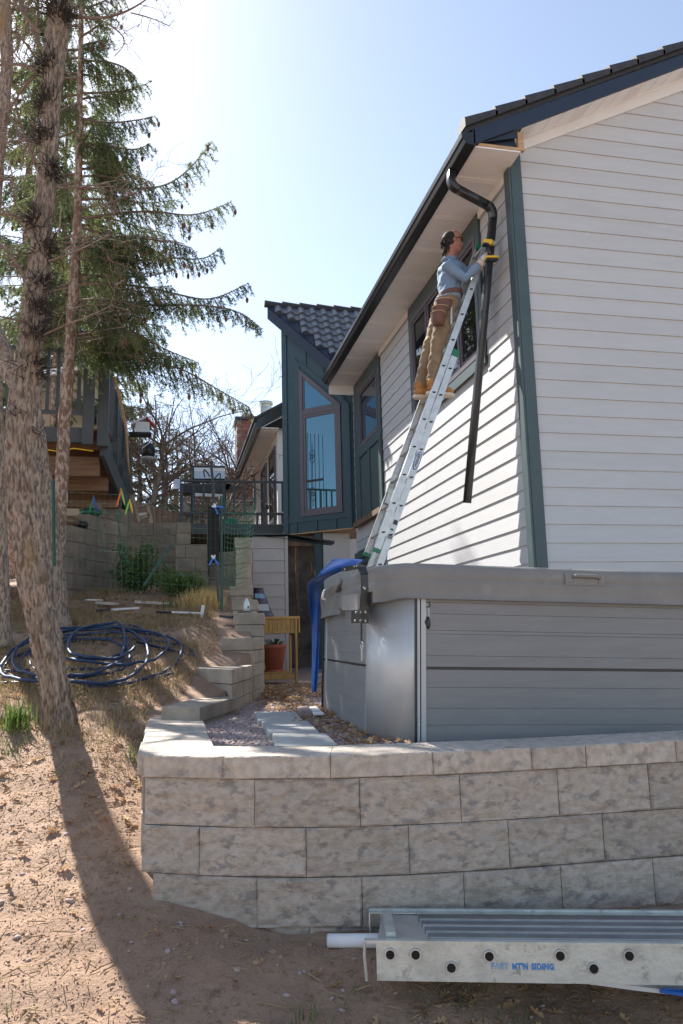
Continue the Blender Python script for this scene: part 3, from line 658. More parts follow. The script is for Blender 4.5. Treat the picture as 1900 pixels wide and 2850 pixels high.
# bay roof: a steep tiled slope that faces the yard, cut on the skew by the angled wall
TR = BW_+.28
bpoly([(-.9, rk(-.9)), (TR, rk(TR)), (TR, rk(TR)-.25), (-.9, rk(-.9)-.25)], .08, .115, 'barge_board', FASC)
bpoly([(BW_+.013, rk(BW_)-.24), (TR-.02, rk(TR)-.24), (TR-.02, rk(TR)-.02), (BW_+.013, rk(BW_)-.02)], -1.9, .079, 'eave_soffit', SOFF)
RA, RB = bp(TR, rk(TR)+.02, .11), bp(-.9, rk(-.9)+.02, .11); XD = V(1, 0, 0)
RN = nrm(np.cross(XD, RB-RA)); RN = RN if RN[2] > 0 else -RN; DN = nrm(np.cross(RN, XD)); DN = DN if DN[2] < 0 else -DN       # down the slope
m = MB(); m.prism([RA, RA+XD*3.2, RB+XD*.4, RB], -RN*.05); m.build('roof_deck', FASC, house)
TILEL = mat('grey_barrel_tile', (.035, .038, .048), .50, col2=(.05, .052, .06), scale=9, spec=1., bump=.1, bscale=80, rand=.08)
TILEL.node_tree.nodes['Principled BSDF'].inputs['IOR'].default_value = 2.1
tw_, th_ = .235, .225; stot = np.dot(RB-RA, DN); n = 9
for r_ in range(8):
    s0 = th_*r_; xr = RA[0]+(RB[0]-RA[0])*(s0+th_)/stot
    for c in range(12):
        x0 = RA[0]-.1+tw_*c+(.0)
        if x0 < xr-.02 or x0 > 3.9: continue
        o = V(x0, RA[1], RA[2])+DN*s0; A_ = []; B_ = []; L_ = []
        for q in range(n):
            x = q/(n-1); hh = .004+(.062*math.sin(math.pi*min(1, x/.66)) if x < .66 else 0)
            A_.append(o+XD*tw_*x+RN*hh*.75); B_.append(o+XD*tw_*x+RN*(hh+.03)+DN*(th_+.035)); L_.append(o+XD*tw_*x+DN*(th_+.035))
        m = MB(); m.add(A_+B_+L_, [(q, n+q, n+q+1, q+1) for q in range(n-1)]+[(n+q, 2*n+q, 2*n+q+1, n+q+1) for q in range(n-1)]); m.build('roof_tile', TILEL, house)
for c in range(7):                                  # ridge caps
    p = RA+V(-.06+.36*c, .03, .05); m = MB(); m.tube([p+V(0, 0, .02), p+V(.40, 0, -.005)], [.075, .062], 10); m.build('ridge_tile', TILE, house)
# small downspout in the corner beside the bay
m = MB(); m.tube([bp(.16, 5.83, .05), bp(.16, 5.74, .05), bp(.05, 5.62, .05), bp(.05, 3.3, .05)], .022, 6); m.build('corner_downspout', BAYP, house)
# walls under the bay (lower storey set back)
RECESS = mat('dark_recess_wall', (.13, .11, .095), .9, col2=(.06, .05, .045), scale=3)  # dark brown, mottled darker
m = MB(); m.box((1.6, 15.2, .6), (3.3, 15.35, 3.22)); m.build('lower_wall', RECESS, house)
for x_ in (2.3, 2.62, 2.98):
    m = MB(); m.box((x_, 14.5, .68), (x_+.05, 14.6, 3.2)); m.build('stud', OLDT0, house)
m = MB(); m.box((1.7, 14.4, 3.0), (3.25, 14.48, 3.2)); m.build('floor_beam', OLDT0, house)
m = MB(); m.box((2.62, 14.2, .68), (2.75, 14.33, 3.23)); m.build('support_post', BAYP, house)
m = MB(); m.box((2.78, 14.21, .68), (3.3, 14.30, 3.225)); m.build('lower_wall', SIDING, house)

# ---- far wing
wing = thing('house_wing', 'far end of the house with dark gutter, cream soffit and grey windows above the deck', 'house', (2.3, 17, .7))
wx, wy = 1.74, 16.35
m = MB(); m.box((2.26, wy+.3, .6), (6, 22, 5.9)); m.build('wall', FRZ, wing)
y = wy+.02; k = 0
while y < 21.8:
    m = MB(); m.box((1.87, y, 5.86), (2.258, y+.292, 5.875)); m.build('soffit_panel', SOFF, wing); y += .30
m = MB(); m.prism([(1.85, wy-.02, 5.83), (1.78, wy-.02, 5.83), (1.73, wy-.02, 5.93), (1.73, wy-.02, 5.97), (1.85, wy-.02, 5.99)], (0, 5.6, 0)); m.build('gutter', GUTT, wing)
m = MB(); m.prism([(1.78, wy, 5.84), (2.9, wy, 6.50), (2.9, wy, 6.72), (1.78, wy, 6.05)], (0, .03, 0)); m.build('barge_board', GUTT, wing)
m = MB(); m.prism([(1.70, wy-.03, 6.03), (3.2, wy-.03, 6.90), (3.2, wy-.03, 6.96), (1.70, wy-.03, 6.08)], (0, 5.6, 0)); m.build('roof', TILE, wing)
m = MB(); m.prism([(1.90, wy+.031, 5.88), (2.9, wy+.031, 6.45), (2.9, wy+.29, 6.45), (1.90, wy+.29, 5.88)], (0, 0, .012)); m.build('gable_soffit_panel', SOFF, wing)
m = MB(); m.prism([(1.86, wy+.05, 5.877), (2.9, wy+.05, 5.877), (2.9, wy+.05, 6.40), (1.95, wy+.05, 5.93)], (0, .01, 0)); m.build('dark_eave_fill', DARK, wing)  # dark sheet in place of the shade inside the eave
for a, b in ((16.9, 18.0), (18.6, 19.7)):
    o = win_frame_x(wing, 2.22, a, b, 3.9, 5.6, .09, .04, WFRM, 'window')
    m = MB(); m.box((2.235, a+.09, 3.99), (2.24, b-.09, 5.51)); m.build('pane', PANE, o)
m = MB(); m.lathe((2.2, 18.3, 4.42), [(.05, -.05), (.07, 0), (.05, .07), (.01, .09)], 10); m.build('wall_lamp', BLACKM, wing)
# ---- neighbour's roof and brick chimney
BRICK = mat('red_brick', (.26, .10, .075), .9, col2=(.19, .08, .06), scale=14, thr=(.4, .6), bump=.4, bscale=60, rand=.12)
MORT = mat('mortar', (.24, .2, .17), .95)
nb = thing('neighbour_house', 'brown shingled roof with a red brick chimney behind the bare trees', 'house', (2, 25, 3))
ch = MB(); ch.box((1.97, 24.02, 5.4), (4.48, 24.9, 8.28)); ch = ch.build('chimney', MORT, nb)
bm = MB(); bm.box((0, 0, 0), (.30, .03, .098)); bmesh_ = bm.mesh('brick', BRICK); k = 0
for r_ in range(24):
    for c in range(8):
        x = 1.955+.31*c+(.155 if r_ % 2 else 0)
        if x > 4.3: continue
        o = bpy.data.objects.new('brick', bmesh_); COL.objects.link(o); o.parent = ch; o.location = (x, 23.99+.004*((k*7) % 3), 5.60+.11*r_); k += 1
        o.location = Vector(o.location)-Vector(nb.location)-Vector(ch.location)
m = MB(); m.prism([(1.9, 23.93, 8.25), (4.55, 23.93, 8.25), (4.55, 23.93, 8.34), (3.3, 23.93, 8.42), (1.9, 23.93, 8.34)], (0, 1.02, 0)); m.build('chimney_cap', BLACKM, ch)
m = MB(); m.lathe((2.95, 24.4, 8.38), [(.20, 0), (.20, .45), (.17, .45), (.17, .52), (.23, .53), (.23, .62), (.05, .66)], 14); m.build('flue_pipe', ALUD, ch)
m = MB(); m.lathe((2.35, 24.4, 8.34), [(.22, 0), (.22, .16), (.2, .2), (.02, .2)], 14); m.build('flue_pipe', SOFF, ch)
SHING = mat('brown_shingle', (.24, .17, .13), .9, col2=(.32, .25, .2), scale=7, bump=.5, bscale=40, rand=.08)
m = MB(); m.prism([(.2, 24.0, 5.6), (2.6, 24.0, 7.0), (2.6, 24, 3.0), (.2, 24, 3.0)], (0, 5, 0)); m.build('wall', SIDING, nb)
for r_ in range(11):
    y = 23.2+r_*.28; z = 5.3+r_*.15
    m = MB(); m.hexa([(.4+.1*r_, y, z), (3.4, y, z), (3.4, y+.31, z+.16), (.4+.1*r_, y+.31, z+.16), (.4+.1*r_, y, z+.04), (3.4, y, z+.04), (3.4, y+.31, z+.17), (.4+.1*r_, y+.31, z+.17)]); m.build('shingle_row', SHING, nb)
# ================================================================== HOT TUB
TUBG = mat('grey_cabinet_panel', (.205, .205, .205), .55, col2=(.225, .225, .225), scale=3, bump=.2, bscale=30, stretch=(1, 1, 8))
POSTM = mat('silver_corner_post', (.52, .53, .53), .42, .35, col2=(.48, .49, .49), scale=3)
LIGHTM = mat('pale_grey_strip', (.42, .43, .44), .5, .3)
VINYL = mat('grey_vinyl_cover', (.20, .19, .178), .5, col2=(.225, .215, .20), scale=5, bump=.35, bscale=35, col3=(.30, .285, .265), scale3=3.5, thr3=(.55, .75), spec=.4)
TO = V(1.03, 3.93, .69)
_rz, _ry = math.radians(-2.5), math.radians(2.3)
RT = np.array(Matrix.Rotation(_rz, 3, 'Z') @ Matrix.Rotation(_ry, 3, 'Y'))
def T(x, y, z): return TO + RT @ V(x, y, z)
class TB(MB):
    def tbox(s, lo, hi, mi=0):
        x0, y0, z0 = lo; x1, y1, z1 = hi
        return s.hexa([T(*p) for p in [(x0, y0, z0), (x1, y0, z0), (x1, y1, z0), (x0, y1, z0), (x0, y0, z1), (x1, y0, z1), (x1, y1, z1), (x0, y1, z1)]], mi)
tub = thing('hot_tub', 'square grey hot tub with panelled sides and silver corner post', 'hot tub', T(1, 1, 0))
TW, TD, RC = 2.15, 2.0, .19
RY = .31
m = TB(); m.tbox((.20, .20, .02), (TW-.2, TD-.2, .80)); m.build('core', BLACKM, tub)
def arc(cx, cy, r, a0, a1, n): return [(cx+r*math.cos(a), cy+r*math.sin(a)) for a in np.linspace(a0, a1, n)]
for cx, cy, a0 in ((RC, RC, math.pi), (TW-RC, RC, 1.5*math.pi), (RC, TD-RC, .5*math.pi)):
    if a0 == math.pi:
        cy = RY; o = [(cx+(x-cx), cy+(y-cy)*RY/RC) for x, y in arc(cx, cy, RC, a0, a0+math.pi/2, 28)]; i = [(x+.018, y+.018) for x, y in o][::-1]
    else: o = arc(cx, cy, RC, a0, a0+math.pi/2, 28); i = arc(cx, cy, RC-.02, a0, a0+math.pi/2, 28)[::-1]
    m = MB(); vs = [T(x, y, .0) for x, y in o+i]+[T(x, y, .83) for x, y in o+i]; n = 56
    m.add(vs, [(q, (q+1) % n, n+(q+1) % n, n+q) for q in range(n)]+[tuple(range(n-1, -1, -1)), tuple(range(n, 2*n))])
    m.build('corner_post', POSTM, tub, smooth=False)
    for p in tub.children[-1].data.polygons: p.use_smooth = len(p.vertices) == 4
# edge strips by the near corner
m = TB(); m.tbox((RC+.003, .006, .0), (RC+.018, .03, .83)); m.build('dark_channel', BLACKM, tub)
m = TB(); m.tbox((RC+.020, .0, .0), (RC+.034, .03, .83)); m.build('edge_strip', LIGHTM, tub)
m = TB(); m.tbox((RC+.040, -.003, .0), (RC+.066, .03, .83)); m.build('edge_strip', LIGHTM, tub)
m = TB(); m.tbox((.0, RY+.002, .0), (.03, RY+.014, .83)); m.build('edge_strip', LIGHTM, tub)
zl = [.0, .115, .20, .306, .398, .412, .470, .583, .602, .689, .749, .83]
for a, b in zip(zl[:-1], zl[1:]):
    if abs(a-.398) < 1e-6:
        m = TB(); m.tbox((RC+.07, .02, a), (TW-RC, .04, b)); m.build('gap_rail', BLACKM, tub); m = TB(); m.tbox((.02, RY+.02, a), (.04, TD-.06, b)); m.build('gap_rail', BLACKM, tub); continue
    m = TB(); m.tbox((RC+.068, .006, a+.0005), (TW-RC, .04, b-.0005)); bev(m.build('panel', TUBG, tub), .0008, 1)
    m = TB(); m.tbox((.006, RY+.016, a+.0004), (.04, TD-.06, b-.0004)); m.build('panel', TUBG, tub)
m = TB(); m.tbox((-.004, TD-.06, 0), (.04, TD-.02, .83)); m.build('edge_strip', BLACKM, tub)
m = TB(); m.tbox((-.02, TD-.10, -.01), (.2, TD+.02, .03)); m.build('base_foot', WHITEP, tub)
for z in (.12, .45, .78):
    m = MB(); m.lathe(T(RC+.027, -.001, z), [(.006, 0), (.006, .003), (.001, .004)], 8, ax=-RT[:, 1]); m.build('screw', ALUD, tub)
# cover in two folded halves
cover = thing('hot_tub_cover', 'grey vinyl spa cover with carry handle lying on the hot tub', 'spa cover', T(1, 1, .8))
def rrect(x0, y0, x1, y1, r, rr, n=8):
    # corner radii r: dict of which corners rounded
    out = []
    for (cx, cy, a0, k) in ((x0, y0, math.pi, 0), (x1, y0, 1.5*math.pi, 1), (x1, y1, 0, 2), (x0, y1, .5*math.pi, 3)):
        q = r if rr[k] else .02
        out += arc(cx+(q if cx == x0 else -q), cy+(q if cy == y0 else -q), q, a0, a0+math.pi/2, n)
    # densify
    P = np.array(out+[out[0]]); res = []
    for a, b in zip(P[:-1], P[1:]):
        d = np.hypot(*(b-a)); k = max(1, int(d/.03))
        res += [a+(b-a)*t for t in np.arange(k)/k]
    return np.array(res)
def cover_half(y0, y1, rr, sag, nm, seed):
    base = rrect(-.035, y0, TW+.035, y1, .20, rr); c = base.mean(0); rows_ = []
    prof = [(.006, .765), (.0, .772), (-.002, .80), (.0, .84), (.004, .862), (-.003, .868), (.0, .874), (.002, .90), (-.002, .925), (-.012, .942), (-.035, .953)]
    for off, z in prof:
        d = c-base; d /= np.linalg.norm(d, axis=1, keepdims=True)
        nz = fbm(np.stack([base[:, 0]*5+seed, base[:, 1]*5, np.full(len(base), z*9)], -1), 3)-.45
        side = np.clip((.12-base[:, 0])/.1, 0, 1)            # the left side is wrinkled and sags
        o = -off+nz*(.006+.05*side*(z < .9)); zz = z-sag*side*(1 if z < .86 else .3)+nz*.02*side
        rows_.append(np.array([T(x, y, q) for (x, y), q in zip(base+d*o[:, None], zz)]))
    n = len(base); k = len(rows_); m = MB()
    top = T(c[0], c[1], .963)
    m.add(np.concatenate(rows_), [(i*n+j, i*n+(j+1) % n, (i+1)*n+(j+1) % n, (i+1)*n+j) for i in range(k-1) for j in range(n)])
    b = m.n; m.add([top]+list(rows_[-1])+[T(c[0], c[1], .765)]+list(rows_[0]), [(0, 1+j, 1+(j+1) % n) for j in range(n)]+[(n+1, n+2+(j+1) % n, n+2+j) for j in range(n)])
    return m.build(nm, VINYL, cover, smooth=True)
cover_half(-.03, 1.02, (1, 1, 0, 0), .02, 'cover_half', 1.)
cover_half(1.05, TD+.03, (0, 0, 1, 1), .05, 'cover_half', 7.)
m = TB(); m.tbox((.02, 1.0, .86), (TW-.02, 1.07, .935)); m.build('hinge_strip', VINYL, cover)
m = MB(); m.tube([T(-.035, .955, .935), T(-.06, .98, .90), T(-.055, 1.03, .87), T(-.045, 1.10, .90)], .018, 8); m.build('strap', VINYL, cover, True)
# handle on the front skirt
hx0, hx1 = 1.03, 1.27
m = TB(); m.tbox((hx0, -.038, .86), (hx1, -.032, .925)); hp = m.build('handle', VINYL, cover)
m = MB(); m.tube([T(hx0+.05, -.036, .905), T(hx0+.07, -.052, .91), T(hx1-.06, -.052, .908), T(hx1-.035, -.036, .90)], .011, 8); m.build('grip', VINYL, hp, True)
for x in (hx0+.022, hx1-.022):
    m = TB(); m.tbox((x-.018, -.042, .872), (x+.018, -.0385, .915)); m.build('patch', VINYL, hp)
# lock strap
cL = lambda x, y: ((840+x/3.733)/K, (1500+y/3.733)/K)
def ty(x, y, yy=3.925): return onY(*cL(x, y), yy)
m = MB(); m.tube([ty(1285, 560, 3.945), ty(1297, 650), ty(1280, 720), ty(1285, 800)], .006, 6); m.tube([ty(1312, 700), ty(1318, 800)], .005, 6); st = m.build('lock_strap', LIGHTM, cover)
m = MB(); p = ty(1300, 685); m.obox(p+V(-.016, -.006, -.014), (.032, 0, 0), (0, .008, 0), (0, 0, .006)); m.obox(p+V(-.016, -.006, .010), (.032, 0, 0), (0, .008, 0), (0, 0, .006)); m.obox(p+V(-.016, -.006, -.0078), (.005, 0, 0), (0, .008, 0), (0, 0, .0176)); m.obox(p+V(.011, -.006, -.0078), (.005, 0, 0), (0, .008, 0), (0, 0, .0176)); m.build('buckle', BLACKM, st)
m = MB(); m.ball(ty(1278, 865), (.011, .012, .030), 12); m.ball(ty(1308, 872), (.014, .014, .034), 12); m.build('lock_clip', BLACKM, st, True)
# cover lifter bracket on the left side
def tx(x, y, xx=.985): return onX(*cL(x, y), xx)
lift = thing('cover_lifter', 'black steel cover lifter bracket on the left side of the hot tub', 'bracket', tx(640, 700))
m = MB(); pts = [tx(440, 318, .985), tx(560, 290, .975), tx(600, 285, .97), tx(630, 310, .965), tx(648, 370, .965), tx(652, 500, .965), tx(655, 720, .965)]
for a, b in zip(pts[:-1], pts[1:]): m.bar(a, b+nrm(b-a)*.004, .02, .035, up=(1, 0, 0))
m.build('bent_arm', BLACKM, lift)
m = MB(); a, b, c, d = tx(435, 592, .99), tx(600, 565, .99), tx(600, 738, .99), tx(435, 740, .99); m.prism([a, b, c, d], (-.012, 0, 0)); m.build('side_plate', TUBG, lift)
m = MB(); a, b, c, d = tx(540, 742, .99), tx(695, 735, .99), tx(695, 876, .99), tx(540, 872, .99); m.prism([a, b, c, d], (-.016, 0, 0)); o = m.build('mounting_plate', BLACKM, lift)
for q in ((565, 765), (615, 762), (665, 760), (612, 850), (665, 852), (553, 850)):
    m = MB(); m.lathe(tx(*q, .974), [(.007, 0), (.007, .005), (.002, .007)], 8, ax=(-1, 0, 0)); m.build('bolt', ALUD, o)
m = MB(); m.prism([tx(672, 560, .99), tx(735, 545, .99), tx(735, 690, .99), tx(672, 700, .99)], (-.008, 0, 0)); m.build('back_plate', BLACKM, lift)
for q in ((450, 315), (545, 285), (572, 280), (645, 505), (660, 515)):
    m = MB(); m.lathe(tx(*q, .952), [(.006, 0), (.006, .004), (.002, .006)], 8, ax=(-1, 0, 0)); m.build('bolt', ALUD, lift)
m = MB()
for i, yy in enumerate(np.linspace(885, 1075, 13)):
    m.ball(tx(617+(3 if i % 2 else -3), yy, .972), (.005, .004, .010), 6)
chn = m.build('chain', BLACKM, lift, True); chn['kind'] = 'stuff'
m = MB(); cc = tx(620, 1110, .972); m.tube([cc+V(0, .022*math.cos(a), .022*math.sin(a)) for a in np.linspace(0, 6.2, 16)], .0025, 5); m.build('ring', ALU, lift)
m = MB(); m.tube([tx(620, 1135, .972), tx(620, 1265, .972)], .004, 6); m.build('hitch_pin', ALU, lift)

# blue tarp over the back of the tub
TARP = mat('blue_poly_tarp', (.012, .075, .30), .35, col2=(.02, .11, .40), scale=5, bump=.25, bscale=25)
rowsT = [((305, 208), (640, 215), 5.1), ((285, 250), (590, 262), 4.98), ((225, 300), (470, 310), 4.95), ((165, 395), (330, 370), 5.0), ((40, 452), (215, 425), 5.4), ((55, 540), (195, 520), 5.75), ((75, 680), (184, 660), 6.0), ((95, 830), (183, 800), 6.02), ((108, 1000), (183, 1000), 6.03), ((106, 1300), (176, 1300), 6.0), ((100, 1600), (158, 1585), 6.0)]
vs = []; nc = 9
for i, (a, b, yy) in enumerate(rowsT):
    for j in range(nc):
        t = j/(nc-1); p = onY(*cL(a[0]+(b[0]-a[0])*t, a[1]+(b[1]-a[1])*t), yy-(.12*t if i > 3 else .0)+.035*math.sin(t*7+i*.9)); vs.append(p)
m = MB(); m.add(vs, [(i*nc+j, i*nc+j+1, (i+1)*nc+j+1, (i+1)*nc+j) for i in range(len(rowsT)-1) for j in range(nc-1)])
tarp = m.build('tarp', TARP, smooth=True); sb = tarp.modifiers.new('sub', 'SUBSURF'); sb.levels = 2; sb.render_levels = 2; so = tarp.modifiers.new('thick', 'SOLIDIFY'); so.thickness = .003
tag(tarp, 'blue tarp hanging over the far corner of the hot tub', 'tarp')
m = MB(); p = onY(*cL(327, 262), 5.16); m.lathe(p, [(.018, 0), (.018, -.006), (.008, -.006)], 12, ax=(0, 1, 0)); m.build('grommet', ALU, tarp)

# ================================================================== LADDER
lad = thing('extension_ladder', 'aluminium extension ladder with green end caps leaning against the sunlit siding', 'ladder', (1.5, 7.2, .7))
LD = nrm(V(.570, 0, 1.410)); LN = nrm(V(LD[2], 0, -LD[0]))       # along the rail, and towards the wall
LA = V(2.53, 7.0, 3.65); LYF = 7.41
def lp(s, n=0., y=7.0): return V(LA[0], y, LA[2])+LD*s+LN*n
def s_of(u, v, y=7.0, n=0): return float((onY(u, v, y)-V(LA[0], y, LA[2]))@LD)
def rail(nm, s0, s1, y, n0, w, inward, par):
    m = MB(); th = .0035; fl = .030*inward
    m.obox(lp(s0, n0-w/2, y), LD*(s1-s0), V(0, th*inward, 0), LN*w)
    m.obox(lp(s0, n0-w/2, y+th*inward), LD*(s1-s0), V(0, fl, 0), LN*.004)
    m.obox(lp(s0, n0+w/2-.004, y+th*inward), LD*(s1-s0), V(0, fl, 0), LN*.004)
    return m.build(nm, ALU, par)
sft, sfb = s_of(1119, 520), s_of(869, 1262)
sbt, sbb = s_of(1043, 811), -3.35
rw = .066
for y, inw in ((7.0, 1), (LYF, -1)):
    rail('rail', sfb, sft, y, 0, rw, inw, lad); rail('rail', sbb, sbt, y+.004*inw, .075, rw, inw, lad)
    for s, n in ((sft, 0), (sbt, .075)):
        m = MB(); m.obox(lp(s-.03, n-rw/2-.004, y-.004*inw), LD*.08, V(0, .045*inw, 0), LN*(rw+.008)); bev(m.build('end_cap', GREENP, lad), .008, 2)
    m = MB(); m.obox(lp(sfb-.03, -rw/2-.003, y-.003*inw), LD*.035, V(0, .042*inw, 0), LN*(rw+.006)); m.build('end_cap', GREENP, lad)
    m = MB(); m.obox(lp(sbb-.05, .075-rw/2-.02, y-.01), LD*.07, V(0, .06*inw, 0), LN*(rw+.04)); m.build('foot', BLACKM, lad)
dD = [(.020*math.cos(a), .016*math.sin(a)-.002) for a in np.linspace(math.pi, 2*math.pi, 9)]
def rung(s, n, par):
    c = lp(s, n); m = MB()
    poly = [V(c[0]+x, 6.996, c[2]+z+.008) for x, z in dD]; m.prism(poly, (0, LYF-6.992, 0)); o = m.build('rung', ALU, par)
    m = MB(); m.prism([V(c[0]+x*.93, 6.9925, c[2]+z*.93+.0075) for x, z in dD], (0, .003, 0)); m.build('dark_rung_end', DARK, o)  # solid dark plate in place of the shade inside the rung
s = 0; k = -4
for k in range(-6, 7):
    s = k*.3048
    if sfb+.03 < s < sft-.05: rung(s, 0, lad)
for k in range(-11, 6):
    s = k*.3048
    if sbb+.1 < s < sbt-.05: rung(s+.004, .0745, lad)
# makers' badge on the base rail
def on_rail(pts, out): return [lp(a, .075+b, 7.0036-out) for a, b in pts]
sc_ = s_of(*((1050+347/3.136)/K, (1050+727/3.136)/K)); el = lambda ra, rb: [(sc_+ra*math.cos(t), rb*math.sin(t)) for t in np.linspace(0, 2*math.pi, 33)[:-1]]
m = MB(); m.prism(on_rail(el(.100, .031), .0045)[::-1], (0, .003, 0)); bd = m.build('badge', BLUECL, lad)
m = MB(); m.prism(on_rail(el(.088, .0235), .0060)[::-1], (0, .0012, 0)); m.build('badge_field', WHITEP, bd)
def text_mesh(txt, size, name, m_, extr=.0006, shear=0., sp=1.0, off=0.):
    c = bpy.data.curves.new(name, 'FONT'); c.body = txt; c.size = size; c.align_x = 'CENTER'; c.align_y = 'CENTER'; c.extrude = extr; c.shear = shear; c.space_character = sp; c.offset = off
    o = bpy.data.objects.new(name, c); COL.objects.link(o); dg = bpy.context.evaluated_depsgraph_get(); me = bpy.data.meshes.new_from_object(o.evaluated_get(dg))
    bpy.data.objects.remove(o); me.materials.clear(); me.materials.append(m_); return me
def place_text(me, org, ax, ay, name, par):
    ax, ay = nrm(ax), nrm(ay); az = np.cross(ax, ay); co = np.empty(len(me.vertices)*3, np.float32); me.vertices.foreach_get('co', co); co = co.reshape(-1, 3)
    co = np.array(org)+co[:, :1]*ax+co[:, 1:2]*ay+co[:, 2:3]*az; me.vertices.foreach_set('co', co.astype(np.float32).ravel()); me.update(); return link(name, me, par)
place_text(text_mesh('WERNER', .036, 'lettering', BLACKM, .0006, .2, 1.0, .0008), lp(sc_, .075, 7.0036-.0072), LD, -LN, 'lettering', bd)
for s, n, a, b, mt in ((s_of(897, 1195), .078, .045, .04, BLACKM), (s_of(884, 1228), .075, .04, .045, TUBG), (s_of(893, 1213), .07, .02, .03, GREENP)):
    m = MB(); m.prism([lp(s-a/2, n-b/2, 7.0002), lp(s+a/2, n-b/2, 7.0002), lp(s+a/2, n+b/2, 7.0002), lp(s-a/2, n+b/2, 7.0002)], (0, .0035, 0)); m.build('sticker', mt, lad)
# rung lock and pulley on the far rail
m = MB(); q = lp(-1.15, -.02, LYF-.05); m.obox(q, LD*.16, V(0, .012, 0), LN*.05); m.build('rung_lock', ALUD, lad)
m = MB(); q = lp(-1.02, .0, LYF-.045); m.lathe(q, [(.03, 0), (.03, .012), (.01, .014)], 12, ax=(0, -1, 0)); m.build('pulley', ALUD, lad)

# ================================================================== DOWNSPOUT
dsp = thing('downspout', 'black downspout hanging loose from the gutter with its lower end swung free', 'downspout', (3.2, 6.8, 5.4))
def rect_sweep(pts, a, side, n=5):
    P = [V(*p) for p in pts]; m = MB(); vs = []; k = len(P); T_ = np.gradient(np.array(P), axis=0)
    prof = []
    hw, hd, r = a[0]/2, a[1]/2, .014
    for cx, cy, a0 in ((hw-r, hd-r, 0), (-hw+r, hd-r, .5*math.pi), (-hw+r, -hd+r, math.pi), (hw-r, -hd+r, 1.5*math.pi)): prof += arc(cx, cy, r, a0, a0+math.pi/2, 4)
    n = len(prof)
    for p, t in zip(P, T_):
        t = nrm(t); s_ = nrm(np.array(side)-t*np.dot(side, t)); q = np.cross(t, s_)
        vs += [p+s_*x+q*y for x, y in prof]
    m.add(vs, [(i*n+j, i*n+(j+1) % n, (i+1)*n+(j+1) % n, (i+1)*n+j) for i in range(k-1) for j in range(n)]+[tuple(range(n-1, -1, -1)), tuple((k-1)*n+j for j in range(n))])
    return m
def bez(a, b, c, n=9): a, b, c = V(*a), V(*b), V(*c); return [a*(1-t)**2+b*2*t*(1-t)+c*t*t for t in np.linspace(0, 1, n)]
d0 = V(2.715, 6.70, 5.90); d1 = V(2.70, 6.69, 5.72); d2 = V(3.19, 6.78, 5.575); d3 = V(3.005, 7.46, 2.615)
e1 = nrm(d2-d1); e2 = nrm(d3-d2)
rect_sweep([d0]+bez(d1+V(0, 0, .07), d1, d1+e1*.08), (.092, .07), (0, 1, 0)).build('upper_elbow', GUTT, dsp, True)
rect_sweep([d1+e1*.075, d2-e1*.085], (.088, .068), (0, 1, 0)).build('offset_pipe', GUTT, dsp, True)
rect_sweep(bez(d2-e1*.09, d2, d2+e2*.11), (.092, .07), (0, 1, 0)).build('lower_elbow', GUTT, dsp, True)
rect_sweep([d2+e2*.10, d2+e2*1.0, d2+e2*2.0, d3], (.088, .07), (0, 1, .0)).build('pipe', GUTT, dsp, True)
for o in dsp.children:
    for p in o.data.polygons:
        if len(p.vertices) > 4: p.use_smooth = False
# ================================================================== PERSON
SHIRT = mat('blue_grey_shirt', (.16, .235, .34), .85, col2=(.19, .27, .38), scale=7, bump=.35, bscale=28)
TROU = mat('tan_work_trousers', (.27, .19, .115), .85, col2=(.21, .145, .085), scale=9, bump=.4, bscale=30)
SKIN = mat('tanned_skin', (.30, .125, .085), .55, col2=(.35, .16, .11), scale=14)
HAIR = mat('dark_hair', (.016, .014, .013), .75, col2=(.04, .035, .03), scale=40, spec=.2)
LEATH = mat('brown_tool_leather', (.11, .045, .028), .55, col2=(.15, .065, .04), scale=12, bump=.2, bscale=60)
BOOT = mat('orange_tan_boot', (.45, .21, .06), .7, col2=(.36, .16, .05), scale=12)
SOLE = mat('cream_boot_sole', (.60, .52, .42), .7)
GLOVE = mat('cream_work_glove', (.62, .55, .48), .8, col2=(.5, .42, .35), scale=14)
YEL = mat('yellow_tool_plastic', (.78, .47, .02), .4)
def Y_(u, v, y): return onY(u, v, y)
head = Y_(1040, 556, 7.08); headt = Y_(1040, 533, 7.08); chin = Y_(1052, 586, 7.08)
hipR, hipL = Y_(1026, 705, 7.06), Y_(1020, 703, 7.24)
knR, knL = Y_(1003, 800, 7.07), Y_(985, 806, 7.24)
anR, anL = Y_(993, 878, 7.08), Y_(963, 886, 7.25)
shR, shL = Y_(1024, 607, 6.97), Y_(1040, 606, 7.32)
elR, elL = Y_(1068, 640, 6.90), Y_(1085, 634, 7.22)
wrR, wrL = Y_(1104, 603, 6.80), Y_(1108, 612, 6.98)
waist = Y_(1033, 672, 7.15); chest = Y_(1033, 625, 7.15); neckb = Y_(1031, 597, 7.13)
person = None
bm_ = MB(); segs = []          # (label, a, b, ra, rb)
def limb(pts, rx, ry, lab, n=16, lat=(0, 1, 0)):
    P = np.array(pts, float); T_ = np.gradient(P, axis=0); vs = []
    for p, t, a, b in zip(P, T_, rx, ry):
        t = nrm(t); l_ = nrm(np.array(lat)-t*np.dot(lat, t)); f = np.cross(l_, t)
        for q in np.linspace(0, 2*math.pi, n, endpoint=False): vs.append(p+l_*b*math.cos(q)+f*a*math.sin(q))
    k = len(P)
    bm_.add(vs, [(i*n+j, i*n+(j+1) % n, (i+1)*n+(j+1) % n, (i+1)*n+j) for i in range(k-1) for j in range(n)]+[tuple(range(n-1, -1, -1)), tuple((k-1)*n+j for j in range(n))])
    for i in range(k-1): segs.append((lab, P[i], P[i+1], max(rx[i], .02)))
